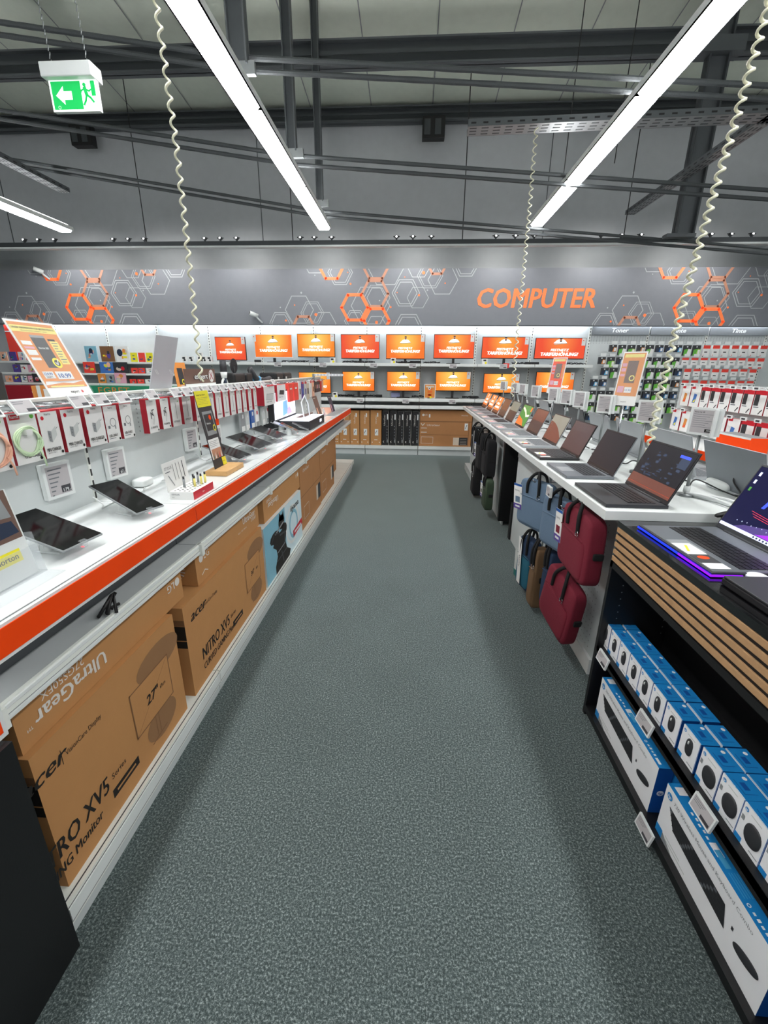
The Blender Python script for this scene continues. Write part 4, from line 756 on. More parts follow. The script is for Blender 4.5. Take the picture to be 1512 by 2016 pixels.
# ---- price labels on hooks and on the back panel
def tilt(x, y, z, a=-.55): # label leaning back, looking to +X and up
    return fr((x, y, z), (0, 1, 0), (-math.sin(-a), 0, math.cos(-a)))
for i, (y, z) in enumerate([(1.20, 1.425), (1.325, 1.425), (1.565, 1.425), (1.68, 1.425), (1.815, 1.425), (2.03, 1.425), (2.25, 1.423), (2.37, 1.422), (2.48, 1.422), (2.60, 1.422), (2.72, 1.422), (2.84, 1.422), (2.97, 1.422), (3.10, 1.422), (3.23, 1.422), (3.36, 1.422), (3.50, 1.422), (3.64, 1.422), (3.92, 1.43)]):
    esl(tilt(-1.225, y, z), '%s tilted hook price label from the near end of the left counter' % ORD[i], 'hook price labels on the left counter', .082, .052, d=.007, lines=2)
for i, (y0, y1, z0, z1, p, X) in enumerate([(1.485, 1.605, 1.065, 1.20, '179.-', -1.37), (1.835, 1.945, 1.06, 1.195, '67.-', -1.37), (2.55, 2.665, 1.06, 1.195, '99.-', -1.37), (2.92, 3.02, 1.04, 1.17, None, -1.37)]):
    t = esl(fr((X, (y0+y1)/2, (z0+z1)/2), (.12, 1, 0), (0, 0, 1)), 'large upright price label on the grey panel, %s from near end' % ORD[i], 'large price labels on the left panel', y1-y0, z1-z0, price=p, d=.02, lines=8)
# ---- tablets on the worktop
def tablet(c, ln, wd, rz, lab, z=1.02, tilt_=.30, name='tablet', stand='clear'):
    t = thing(name, lab, 'tablet' if ln > .2 else 'phone', (c[0], c[1], .985), rz, 'display tablets and phones on the left counter')
    T = Matrix.Translation((0, 0, .075)) @ Matrix.Rotation(tilt_, 4, 'Y')
    b = MB(T); b.box(-ln/2, ln/2, -wd/2, wd/2, -.008, 0, 'grey'); cs = b.build('case', t, bev=.003)
    b = MB(T); b.rect(Matrix(), -ln/2+.003, -wd/2+.003, ln/2-.003, wd/2-.003, 'scr_black', .0006)
    b.build('screen', cs)
    b = MB(); b.box(-.05, .05, -.03, .03, 0, .008, 'white'); b.tube([(-.01, 0, .0), (-.01, 0, .066)], [.030, .022], 'white', 14); b.build('stand', t, bev=.002)
    b = MB(); b.tube([(-.03, 0, .05), (-.10, .01, .03), (-.14, -.02, .006), (-.19, .02, .006), (-.22, .0, .04)], .003, 'cable_white', 6); b.build('cable', t)
    b = MB(T); b.box(ln/2-.012, ln/2+.004, -.012, .012, -.018, .003, 'acrylic'); b.disc(fr((ln/2-.004, 0, -.019), (0, 1, 0), (1, 0, 0)), 0, 0, .005, 'ir_red'); b.build('clamp', t)
    return t
tablet((-1.14, 1.22), .25, .155, -.10, 'black tablet nearest on the left counter, beside the leaflet holder')
tablet((-1.13, 1.60), .27, .125, -.36, 'slim black tablet on a white stand before the stylus display')
tablet((-1.14, 2.62), .25, .17, -.1, 'black tablet right behind the antivirus stand')
tablet((-1.14, 3.02), .25, .24, -.1, 'wide glossy black tablet, second behind the antivirus stand')
tablet((-1.15, 3.47), .24, .22, -.1, 'black tablet with orange reflection, third behind the antivirus stand')
tablet((-1.17, 3.92), .20, .14, .2, 'small tablet on a raised stand before the glowing box', tilt_=.35)
tablet((-1.06, 3.78), .17, .09, .1, 'small phone with orange reflection at the counter edge before the glowing box', tilt_=.45, name='phone')
for i, (x, y) in enumerate([(-1.33, 2.02), (-1.30, 2.30)]):
    b = MB(); b.rbox(.07, .10, .04, 'white', 4, M=Matrix.Translation((x, y, 1.005))); b.tube([(x+.05, y-.07, .995), (x+.08, y-.13, .992), (x+.02, y-.2, .992)], .003, 'cable_white', 6)
    tag(b.build('alarm_hub'), 'white rounded alarm hub on the counter, %s' % ['left of the stylus card', 'behind the wooden block'][i], 'device')
# leaflet holder near left
t = thing('leaflet_display', 'clear leaflet holder with photo and yellow norton logo at near left', 'display', (-1.05, .93, .985))
T = fr((-1.055+1.05, 0, 0), (0, 1, 0), (-.16, 0, 1))
b = MB(T); b.box(-.13, .135, .005, .25, -.004, 0, 'white'); I = Matrix()
b.rect(I, -.13, .115, .13, .25, 'brown_sign', .0008); b.poly(I, [(-.02, .125), (.05, .12), (.06, .19), (.01, .20)], 'pack_white', .0012); b.disc(I, .0, .215, .022, 'skin', .0014); b.disc(I, -.005, .23, .02, 'hair', .0016); b.poly(I, [(.03, .125), (.125, .13), (.115, .165), (.05, .17)], 'navy', .0014); b.poly(I, [(.06, .18), (.12, .175), (.11, .24), (.07, .24)], 'grey', .0012)
b.poly(I, [(-.03, .12), (.07, .13), (.06, .145), (-.03, .14)], 'charcoal', .0018)
b.rect(I, .0, .055, .105, .09, 'yellow', .001); b.text(I, .03, .064, 'norton', .017, 'print_black', .0014, bold=.02); b.disc(I, .015, .0725, .0095, 'print_black', .0014, r0=.007); b.line(I, [(.011, .073), (.014, .069), (.02, .077)], .002, 'print_black', .0016)
b.text(I, -.005, .098, 'Advanced', .009, 'text_grey', .001); b.disc(I, -.035, .10, .014, 'yellow', .001, r0=.010); b.disc(I, -.035, .10, .010, 'charcoal', .001)
for i in range(5): b.rect(I, -.09, .018+i*.008, .01-.01*i, .020+i*.008, 'text_grey', .001)
b.build('leaflet', t)
b = MB(T); b.box(-.14, .15, -.002, .085, .008, .011, 'acrylic'); b.box(.147, .15, -.002, .12, -.03, .011, 'acrylic'); b.build('holder', t)
b = MB(); b.box(-.07, .06, -.14, .15, 0, .004, 'acrylic'); b.build('foot', t)
# stylus display
t = thing('stylus_display', 'white and red STYLUS counter display with several pens', 'display', (-1.02, 1.90, .985))
b = MB(); b.box(-.05, .06, -.10, .10, 0, .036, 'pack_white', {'+x': 'red'}); F = fy(0, -.10, 0); b.text(F, -.04, .020, 'STYLUS', .008, 'text_grey', bold=.02); b.text(F, -.04, .009, 'hama', .004, 'text_grey'); b.text(fx(.06, 0, 0), -.015, .014, 'hama', .007, 'white'); 
G = ft(0, 0, .036)
for i in range(7):
    for j in range(4): b.disc(G, -.03+j*.022, -.085+i*.026, .005, 'charcoal')
b.build('tray', t)
b = MB(fr((-.052, 0, .03), (0, 1, 0), (-.12, 0, 1))); b.box(-.10, .10, 0, .13, -.003, 0, 'pack_white'); I = Matrix(); b.text(I, -.09, .098, 'STYLUS', .013, 'text_grey', bold=.02); b.rect(I, -.09, .085, -.05, .089, 'text_grey')
for i in range(4): b.line(I, [(-.02+i*.028, .115), (-.02+i*.028, .04)], .003 if i < 3 else .006, 'charcoal')
b.line(I, [(-.07, .07), (-.04, .02)], .006, 'grey'); b.build('back_card', t)
for i, (x, y, m) in enumerate([(.02, .0, 'yellow_soft'), (.0, .03, 'grey'), (.03, .045, 'yellow_soft'), (.0, .075, 'grey'), (.03, .085, 'yellow_soft'), (-.02, -.02, 'grey')]):
    b = MB(); b.cyl((x, y, .03), .0055, .045, m, 10); b.cyl((x, y, .075), .0045, .012, 'charcoal', 10); b.build('pen', t)
# wooden antivirus stand
t = thing('antivirus_stand', 'tall black and yellow antivirus card on a wooden block', 'display', (-1.06, 2.37, .985))
b = MB(); b.box(-.055, .065, -.125, .125, 0, .028, 'wood_block'); b.build('block', t, bev=.003)
b = MB(fr((-.015, 0, .02), (0, 1, 0), (-.17, 0, 1))); b.box(-.08, .08, 0, .43, -.003, 0, 'charcoal'); I = Matrix()
b.rect(I, -.08, .345, .08, .43, 'yellow'); b.text(I, -.065, .405, 'Schutz Sie einfach', .008, 'print_black', bold=.02, fit=.10)
for i in range(6): b.rect(I, -.065, .392-i*.008, .06-.01*(i % 3), .394-i*.008, 'text_grey')
b.rect(I, -.055, .19, .06, .32, 'grey'); b.rect(I, -.045, .215, .05, .305, 'charcoal', .0012); b.disc(I, .02, .285, .014, 'orange', .0016); b.text(I, -.035, .25, 'Norton', .011, 'white', .0016, bold=.02); b.disc(I, .045, .225, .018, 'yellow', .0018, r0=.012)
b.rect(I, -.075, .06, .055, .17, 'pack_white'); b.rect(I, -.065, .06, .055, .115, 'skin', .0012)
for i in range(5): b.poly(I, [(-.06+i*.024, .062), (-.048+i*.024, .062), (-.052+i*.024, .1)], ['teal', 'white', 'charcoal', 'red', 'white'][i], .0016)
for i in range(4): b.rect(I, -.065, .155-i*.009, .04-.02*(i % 2), .157-i*.009, 'text_grey', .0012)
b.rect(I, .03, .01, .08, .055, 'yellow'); b.text(I, .035, .03, 'norton', .008, 'print_black', .0014)
b.build('card', t)
b = MB(); b.box(-1.345, -1.30, 2.80, 2.90, 1.18, 1.25, 'orange'); b.box(-1.345, -1.30, 2.81, 2.91, 1.16, 1.18, 'white'); tag(b.build('accessory_pack'), 'small pack with orange square, right of the antivirus stand', 'package')
# glowing demo box
t = thing('demo_box', 'open dark demo box with glowing white lid and blue picture', 'display', (-1.10, 4.45, .985))
b = MB(); b.box(-.17, .14, -.33, .37, 0, .085, 'charcoal'); b.rect(ft(0, 0, .085), -.16, -.32, .13, .36, 'lightbox', .001); b.rect(fx(.14, 0, 0), .12, .03, .22, .06, 'lightbox', .001); b.build('tray', t, bev=.004)
b = MB(); b.box(-.28, -.171, -.43, .36, 0, .36, 'charcoal'); b.build('lid', t, bev=.004)
b = MB(); F = fx(-.171, 0, 0); b.rect(F, -.41, .10, .34, .345, 'lightbox', .001); b.poly(F, [(-.15, .11), (.05, .13), (.02, .26), (-.12, .25)], 'light_blue', .002); b.poly(F, [(.0, .11), (.2, .12), (.1, .2), (.02, .17)], 'light_lilac', .0025); b.text(F, -.1, .305, 'DISPLAY PROTECTION', .012, 'text_grey', .002)
b.build('lit_panel', t)
b = MB(); b.box(-.05, .06, -.03, .28, .09, .105, 'brown_sign', M=Matrix.Rotation(-.25, 4, 'Y')); b.build('leaflet', t)
b = MB(); b.tube([(.02, -.06, .09), (-.01, -.02, .24), (.0, .08, .30), (.03, .1, .22), (.05, .06, .09)], .006, 'cable_white', 8); b.build('white_loop', t)
t = thing('phone', 'phone on a bent white stand just before the glowing box', 'phone', (-1.02, 4.0, .985), .2)
b = MB(Matrix.Translation((0, 0, .06)) @ Matrix.Rotation(.4, 4, 'Y')); b.box(-.08, .08, -.04, .04, -.008, 0, 'galv'); b.rect(Matrix(), -.077, -.037, .077, .037, 'scr_dark', .0006); b.build('body', t, bev=.002)
b = MB(); b.tube([(-.02, 0, .055), (.05, 0, .03), (.07, 0, .01), (-.04, 0, .006)], .008, 'white', 8); b.build('stand', t)
for i, (y, z0, h, m, lab) in enumerate([(5.05, 1.0, .27, 'brown_sign', 'brown leaflet card leaning behind the glowing box'), (5.35, 1.0, .10, 'white', 'small white card with pink print near the counter end'), (5.9, 1.0, .22, 'navy', 'dark phone poster card at the counter end')]):
    b = MB(fr((-1.06, y, .985), (0, 1, 0), (-.3, 0, 1))); b.box(0, .22 if i != 1 else .12, 0, h, -.004, 0, m); I = Matrix(); b.rect(I, .02, .01, .07, h*.5, ['scr_orange', 'pink', 'pink'][i] if i != 0 else 'peach', .001); b.rect(I, .01, h*.9, .12 if i != 1 else .1, h*.92, 'white', .001)
    tag(b.build('leaflet_card'), lab, 'card')
b = MB(); b.box(-1.08, -.96, 5.5, 6.5, .985, .99, 'grey'); tag(b.build('glass_tray', bev=.002), 'low grey mat at the far end of the left worktop', 'tray')
# ---- signs and goods on top of the gondola
def posterA(): pass
t = thing('poster_stand', 'large slanted orange antivirus poster priced 10.99 on the left counter', 'poster', (-1.41, 1.78, 1.435))
b = MB(fr((0, 0, 0), (.05, 1, 0), (-.36, -.10, 1))); b.box(-.105, .115, 0, .30, -.003, 0, 'pack_white'); I = Matrix()
b.rect(I, -.098, .035, .105, .292, 'amber'); b.rect(I, -.098, .255, .108, .28, 'yellow_soft', .0012); b.text(I, -.09, .268, 'UNSER VERSPRECHEN FÜR BESTEN SCHUTZ', .007, 'print_black', .0016, bold=.02, fit=.19); b.text(I, -.06, .259, 'VIRENSCHUTZ FÜR 12 MONATE / 1 GERÄT', .004, 'print_black', .0016, fit=.12)
b.rect(I, -.035, .115, .03, .245, 'charcoal', .0012); b.rect(I, -.035, .235, .03, .245, 'grey', .0014); b.text(I, -.025, .19, 'Norton 360', .009, 'white', .0016, bold=.02, fit=.045); b.disc(I, .02, .135, .021, 'yellow', .0016, 24, r0=.013); b.disc(I, .02, .135, .013, 'charcoal', .0018); b.line(I, [(.012, .137), (.018, .127), (.03, .15)], .004, 'white', .002)
b.rect(I, .045, .13, .085, .225, 'yellow_soft', .0012); b.rect(I, .04, .225, .075, .233, 'print_black', .0012)
for i in range(8): b.rect(I, .05, .215-i*.011, .08-.006*(i % 3), .218-i*.011, 'text_grey', .0016)
for i, (z, h, m) in enumerate([(.205, .015, 'white'), (.19, .008, 'pink'), (.165, .02, 'white'), (.145, .01, 'white')]): b.rect(I, -.088, z, -.045, z+h, m, .0012)
b.rect(I, -.08, .072, -.03, .10, 'white', .0012); b.text(I, -.075, .085, '124.99', .011, 'hp_navy', .0016, bold=.03, fit=.038); b.text(I, -.072, .075, 'RABATT', .006, 'print_black', .0016, bold=.02); b.rect(I, -.02, .068, .06, .10, 'white', .0012); b.text(I, -.01, .074, '10.99', .018, 'hp_navy', .0016, bold=.04, fit=.06)
b.poly(I, [(-.098, .045), (.0, .055), (.105, .062), (.04, .050), (-.09, .06)], 'white', .0012); b.rect(I, -.08, .036, .09, .042, 'yellow_soft', .0014); b.text(I, .0, .010, 'expert', .012, 'print_black', .0012, bold=.03); b.disc(I, .062, .015, .006, 'red', .0012)
b.build('poster', t)
b = MB(fr((0, 0, 0), (.05, 1, 0), (-.36, -.10, 1))); b.box(-.108, .118, -.003, .303, .0025, .004, 'bot_glass'); b.build('acrylic_sleeve', t)
t = thing('poster_stand', 'blank grey back of a slanted poster sleeve on the left counter', 'poster', (-1.42, 2.46, 1.435))
b = MB(fr((0, 0, 0), (.0, 1, 0), (.26, .05, 1))); b.box(-.11, .115, 0, .285, -.002, .002, 'frost'); I = Matrix.Translation((0, 0, .002))
for s_ in (-.085, .06):
    for q in (0, .014): b.line(I, [(s_+q, .105), (s_+q+.03-.0, .08)], .004, 'white')
b.build('sleeve', t)
t = thing('brand_sign', 'brown expert sign with white logo disc on the left counter', 'sign', (-1.43, 2.99, 1.435))
b = MB(); b.box(-.008, 0, -.22, .22, 0, .105, 'brown_sign'); F = fx(0, 0, 0); b.rect(F, -.22, .0, .22, .012, 'white'); b.text(F, -.10, .040, 'expert', .036, 'print_black', .0008, bold=.16, fit=.20); b.text(F, -.095, .042, 'expert', .034, 'white', .0016, bold=.04, fit=.19)
b.disc(F, .155, .058, .038, 'white', .001, 24, ry=.042); b.line(F, [(.135, .035), (.15, .058), (.135, .082)], .008, 'red_dark', .0016); b.line(F, [(.175, .035), (.16, .058), (.175, .082)], .008, 'red_dark', .0016); b.build('board', t)
b = MB(); b.box(-.03, .01, -.22, -.20, -.0, .004, 'white'); b.build('foot', t)
b = MB(fr((-1.75, 3.30, 1.225), (0, 1, 0), (-.1, 0, 1))); b.box(0, .18, 0, .36, -.003, 0, 'amber'); I = Matrix(); b.rect(I, .04, .2, .12, .32, 'charcoal'); b.disc(I, .10, .22, .02, 'yellow', .0014, r0=.012); b.rect(I, .02, .10, .16, .15, 'white'); b.text(I, .03, .11, '124.99', .02, 'hp_navy', .0014); b.rect(I, 0, 0, .18, .06, 'white')
tag(b.build('poster_card'), 'small orange antivirus poster behind the grey poster back', 'poster')
b = MB(fr((-1.60, 1.80, 1.225), (0, 1, 0), (0, 0, 1))); b.box(0, .10, 0, .245, -.003, 0, 'amber'); I = Matrix(); b.line(I, [(.03, .24), (.03, .18), (.07, .13), (.08, .02)], .02, 'white'); b.rect(I, .055, .16, .09, .23, 'pack_white'); tag(b.build('poster_card'), 'small orange card with white curve at the left edge', 'poster')
b = MB(); b.box(-1.80, -1.75, 1.45, 1.84, 1.24, 1.53, 'charcoal'); b.box(-1.79, -1.77, 1.55, 1.65, 1.225, 1.25, 'black'); tag(b.build('display_back', bev=.01), 'dark back of a screen behind the counter at the left edge', 'screen')
# microphones, printers, bags on the rear shelf
t = thing('microphone', 'black and white microphone on a white ring stand', 'microphone', (-1.58, 3.72, 1.225))
b = MB(); b.tube([(0, 0, .29), (0, 0, .38)], [.028, .026], 'charcoal', 14); b.build('foam_head', t)
b = MB(); b.tube([(0, 0, .24), (0, 0, .29)], [.022, .028], 'white', 14); b.tube([(0, 0, .17), (0, 0, .24)], .018, 'navy', 12); b.build('body', t)
b = MB(); b.tube([(0, .055*math.cos(a), .18+.055*math.sin(a)) for a in [2*PI*i/20 for i in range(21)]], .010, 'white', 8); b.cyl((0, 0, 0), .05, .015, 'white'); b.tube([(0, 0, .01), (0, 0, .125)], .01, 'white'); b.build('stand', t)
t = thing('microphone', 'thin black microphone arm with oval pop filter', 'microphone', (-1.62, 4.05, 1.225))
b = MB(); b.cyl((0, 0, 0), .05, .015, 'black'); b.tube([(0, 0, .01), (0, .0, .2), (0, -.10, .27)], .008, 'black'); b.build('arm', t)
b = MB(); b.disc(fr((0, .0, .34), (.3, .9, .3), (0, -.3, 1)), 0, 0, .05, 'charcoal', 0, 20, ry=.065); b.tube([(0, 0, .2), (0, .0, .34)], .005, 'black'); b.build('pop_filter', t)
for i, (y0, y1, z1, m, lab) in enumerate([(3.80, 4.05, 1.505, 'black', 'black device box behind the white ring stand'), (4.08, 4.24, 1.505, 'black', 'second black device box right of the microphones'), (4.42, 4.5, 1.47, 'cyan', 'bright blue pack half hidden behind black strap'), (5.0, 5.28, 1.50, 'black', 'black case with white label on the rear shelf'), (5.32, 5.65, 1.50, 'black', 'black upright cases at the end of the rear shelf')]):
    b = MB(); b.box(-1.72, -1.52, y0, y1, 1.225, z1, m); F = fx(-1.52, y0, 1.225); b.line(F, [(.02, .2), ((y1-y0)-.02, .23)], .01, 'charcoal' if m == 'black' else 'white')
    if i > 2: b.rect(F, .04, .16, .10, .23, 'white')
    tag(b.build('device_box', bev=.02, seg=3), lab, 'box')
b = MB(); b.tube([(-1.56, 4.28, 1.54), (-1.55, 4.40, 1.45), (-1.54, 4.62, 1.43), (-1.54, 4.8, 1.44)], [.03, .028, .025, .03], 'charcoal', 10); b.tube([(-1.56, 4.28, 1.54), (-1.56, 4.3, 1.24)], .02, 'black'); tag(b.build('headset_stand'), 'slanted black headset arm above the counter rail', 'headset')
t = thing('price_holder', 'long clear ribbed label holder sticking out at the far end of the hook rail', 'holder', (-1.2, 6.2, 1.45))
b = MB(); b.box(-.15, .25, -.02, .02, 0, .03, 'frost'); 
for i in range(9): b.disc(fy(0, -.021, 0), -.12+i*.045, .015, .012, 'white', .001)
b.build('rail', t); b = MB(); b.box(-.18, -.15, -.01, .01, -.05, .03, 'galv'); b.build('bracket', t)

# ================================================================== LAPTOP TABLE
t = thing('laptop_table', 'long white double-sided table carrying two rows of laptops', 'table', (1.30, 4.46, 0))
b = MB(); b.box(.817-1.30, 1.79-1.30, -2.70, 2.70, .958, 1.0, 'white'); b.build('tabletop', t, bev=.003)
b = MB(); b.box(-.305, -.29, -2.46, -1.45, .0, .958, 'panel_grey'); F = fnx(-.305, 0, 0)
for i in range(26):
    for j in range(22): b.rect(F, 1.53+i*.034, .12+j*.037, 1.537+i*.034, .127+j*.037, 'grey')
b.box(-.32, -.29, -2.46, -1.45, 0, .09, 'white'); b.build('peg_panel', t)
b = MB(); b.box(-.315, -.29, -1.44, -.50, .0, .958, 'panel_grey'); b.box(-.32, -.315, -1.44, -.50, .80, .955, 'shelf_grey'); b.build('side_panel', t)
b = MB(); b.box(-.33, -.22, -.52, -.46, 0, .36, 'black'); b.build('foot', t)
b = MB(); b.box(-.37, .3, -.16, -.10, .06, .955, 'black_wood'); b.build('divider', t)
b = MB(); b.box(-.34, -.32, -.10, .0, .1, .955, 'white'); b.build('trim_strip', t)
b = MB(); b.box(-.32, -.305, -.10, 2.6, .0, .958, 'panel_grey'); b.box(-.40, -.30, 1.2, 2.6, 0, .1, 'panel_grey'); b.build('far_panel', t)
b = MB(); b.box(-.25, .4, 2.58, 2.62, 0, .958, 'white'); b.build('end_panel', t)
b = MB(); b.box(.30, .32, -2.46, 2.6, 0, .958, 'panel_grey'); b.build('rear_panel', t)
for y in (2.2, 2.75, 5.2, 5.5):
    b = MB(); b.tube([(-.305, y-4.46, .87), (-.50, y-4.46, .87), (-.51, y-4.46, .885)], .004, 'chrome', 6); b.build('hook', t)

def laptop(x, y, lab, w_=.36, d=.25, body='lap_silver', deck=None, keys='keys_grey', art=None, cards=0, rz=0., z=1.0, lid='lap_black', group='laptops on the aisle side of the white table', back=None, hl=.228, ang=.40, led=False):
    deck = deck or body
    t = thing('laptop', lab, 'laptop', (x, y, z), rz, group)
    b = MB(); b.box(-d/2, d/2, -w_/2, w_/2, .002, .016, body); b.box(-d/2+.02, -d/2+.04, -w_/2+.02, -w_/2+.06, 0, .002, 'black'); b.box(d/2-.04, d/2-.02, w_/2-.06, w_/2-.02, 0, .002, 'black'); b.box(d/2-.04, d/2-.02, -w_/2+.02, -w_/2+.06, 0, .002, 'black')
    bs = b.build('base', t, bev=.003)
    b = MB(); G = fr((0, 0, .0163), (0, -1, 0), (1, 0, 0)); b.rect(G, -w_/2+.008, -d/2+.008, w_/2-.008, d/2-.012, deck, .0002)
    b.rect(G, -.055, -d/2+.015, .055, -d/2+.085, 'lap_grey' if deck == 'lap_silver' else ('lap_silver' if deck == 'lap_grey' else 'lap_black'), .0005); b.build('palm_rest', bs)
    b = MB()
    nc = 15; kw = (w_-.05)/nc
    for r in range(6):
        for c_ in range(nc):
            if r == 0 and 4 <= c_ <= 8:
                if c_ == 4: b.box(-d/2+.10, -d/2+.10+.0165, -(-w_/2+.025+9*kw)+.0005, -(-w_/2+.025+4*kw)-.0015, .0163, .0185, keys)
                continue
            xx = -d/2+.10+r*.0195; yy = -(-w_/2+.025+c_*kw)
            b.box(xx, xx+.0165, yy-kw+.0015, yy-.0005, .0163, .0185, keys)
    b.build('keyboard', bs)
    T = Matrix.Translation((d/2-.012, 0, .016)) @ Matrix.Rotation(ang, 4, 'Y')
    b = MB(T); b.box(0, .006, -w_/2, w_/2, .002, hl, lid if back is None else back, {'-x': lid, '-y': body, '+y': body, '+z': body}); b.tube([(.0, -w_*.38, .0), (.0, w_*.38, .0)], .006, lid, 8); ld_ = b.build('lid', t, bev=.0015)
    b = MB(T); F = fnx(0, 0, 0); W2 = w_/2-.006
    b.rect(F, -W2, .018, W2, hl-.008, 'scr_black', .0004)
    if art: art(b, F, W2-.001, .019, hl-.009)
    b.build('screen', ld_)
    if cards:
        b = MB(); b.rect(G, -w_*.05, -d/2+.012, w_*.18, -d/2+.075, 'pack_white', .0012); b.rect(G, w_*.18, -d/2+.012, w_*.34, -d/2+.075, 'charcoal' if cards > 1 else 'pink', .0012); b.disc(G, w_*.24, -d/2+.045, .014, 'orange', .0016, ry=.018); b.line(G, [(w_*.0, -d/2+.05), (w_*.12, -d/2+.03)], .008, 'yellow', .0016); b.rect(G, w_*.34, -d/2+.012, w_*.44, -d/2+.075, 'pack_white', .0012)
        b.build('info_card', bs)
    return t
def full(*cols):
    def f(b, F, W2, z0, z1):
        n = len(cols)
        for i, c_ in enumerate(cols): b.rect(F, -W2, z0+(z1-z0)*i/n, W2, z0+(z1-z0)*(i+1)/n, c_, .0008)
    return f
def a_victus(b, F, W, z0, z1):
    b.rect(F, -W, z0, W, z0+.055, 'scr_rust', .0008); b.rect(F, -W, z0+.055, W, z1, 'scr_dark', .0008)  # rust strip along the bottom is a reflection put into the picture
    rs = random.Random(4)
    for i in range(34): x = rs.uniform(-W*.8, W*.75); z = rs.uniform(z0+.05, z1-.04); b.rect(F, x, z, x+rs.uniform(.006, .03), z+rs.uniform(.003, .014), 'scr_steel', .0012)
    b.rect(F, W*.55, z1-.075, W*.9, z1-.02, 'scr_steel', .0016); b.rect(F, W*.45, z1-.03, W*.85, z1-.018, 'scr_blue', .0018) 
    b.line(F, [(-W, z0+.012), (W, z0+.012)], .001, 'orange', .0018); b.line(F, [(-.005, z0-.010), (0, z0-.014), (.005, z0-.006)], .0015, 'chrome', .0018)
def a_green(b, F, W, z0, z1):
    b.rect(F, -W, z0, W, z1, 'scr_green', .0008); b.poly(F, [(-W, z0), (W*.55, z0), (W*.1, z0+.055), (-W, z0+.085)], 'scr_orange', .0012)
    b.line(F, [(-W*.8, z1-.03), (-W*.1, z1-.06), (W*.4, z1-.10), (W*.9, z1-.09)], .022, 'scr_cream', .0012); b.line(F, [(-W*.3, z0+.09), (-W*.3, z1)], .008, 'scr_moss', .001); b.line(F, [(W*.3, z0+.03), (W*.35, z1)], .006, 'scr_moss', .001); b.rect(F, W*.75, z1-.05, W, z1-.01, 'scr_orange', .0014)
def a_adv(b, F, W, z0, z1):
    b.rect(F, -W, z0, W, z1, 'scr_orange', .0008); b.rect(F, -W, z0, W, z0+.03, 'scr_rust', .0012); b.text(F, 0, (z0+z1)/2, 'FESTNETZ', .028, 'scr_text', .0014, bold=.03, shear=.15, align='c'); b.text(F, 0, (z0+z1)/2-.045, 'TARIFERHÖHUNG?', .028, 'scr_text', .0014, bold=.03, shear=.15, fit=W*1.5, align='c'); b.disc(F, 0, z1-.03, .02, 'shirt', .0014)
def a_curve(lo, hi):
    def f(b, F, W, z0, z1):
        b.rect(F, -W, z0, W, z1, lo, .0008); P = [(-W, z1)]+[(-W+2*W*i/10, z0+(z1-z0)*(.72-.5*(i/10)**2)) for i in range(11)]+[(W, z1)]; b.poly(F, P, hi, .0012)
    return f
LX = .817+.02+.125
specs = [(1.99, 'large dark gaming laptop at the near end of the white table', dict(w_=.375, d=.255, body='lap_dark', keys='lap_black', art=a_victus, hl=.24)),
 (2.49, 'grey laptop with black screen, second along the aisle side', dict(body='lap_grey', keys='lap_dark', art=full('scr_dark'), lid='lap_black')),
 (2.995, 'black laptop with colourful cards on its palm rest, third along the aisle side', dict(body='lap_black', keys='lap_dark', art=full('scr_brown'), cards=2)),
 (3.46, 'silver laptop with half rust-red reflecting screen, fourth along the aisle side', dict(art=a_curve('scr_rust', 'scr_moss'), cards=2)),
 (3.98, 'silver laptop with reddish-brown screen, fifth along the aisle side', dict(art=full('scr_brown', 'scr_rust'), cards=1)),
 (4.46, 'silver laptop with vivid green and orange wallpaper', dict(art=a_green, cards=1)),
 (4.96, 'silver laptop with grey-brown screen, just beyond the green wallpaper', dict(art=full('scr_brown', 'scr_moss'), cards=1, deck='lap_silver', keys='keys')),
 (5.42, 'silver laptop with plain rust-orange screen', dict(art=full('scr_brown', 'scr_rust', 'scr_rust'), cards=1, keys='keys')),
 (5.84, 'silver laptop showing the orange advert, third from the far end', dict(art=a_adv, cards=1)),
 (6.28, 'silver laptop showing the orange advert, second from the far end', dict(art=a_adv, cards=1)),
 (6.74, 'silver laptop showing the orange advert, farthest on the aisle side', dict(art=a_adv, cards=1))]
for y, lab, kw in specs: laptop(LX, y, lab, **kw)
BACK = [('lap_grey', 'grey laptop lid back at the right frame edge behind the gaming laptop'), ('lap_silver', 'grey laptop lid back behind the nearest screen of the white table'), ('lap_silver', 'pale grey laptop lid back behind the second price label post'), ('lap_silver', 'narrow pale lid back behind the third price label post'), ('lap_dark', 'dark laptop lid back, fifth of the rear row'), ('lap_dark', 'dark laptop lid back, sixth of the rear row'),
        ('lap_silver', 'pale curved-looking lid back, seventh of the rear row'), ('lap_grey', 'grey lid back, eighth of the rear row'), ('lap_dark', 'dark lid back, ninth of the rear row'), ('lap_dark', 'dark lid back, farthest of the rear row')]
for i, (m, lab) in enumerate(BACK):
    laptop(1.64, 2.05+i*.50, lab, w_=.40 if i < 2 else .37, body='lap_silver' if i < 4 else 'lap_dark', lid='lap_dark', back=m, rz=PI, group='laptops on the far side of the white table', ang=.30, art=full('scr_dark'))
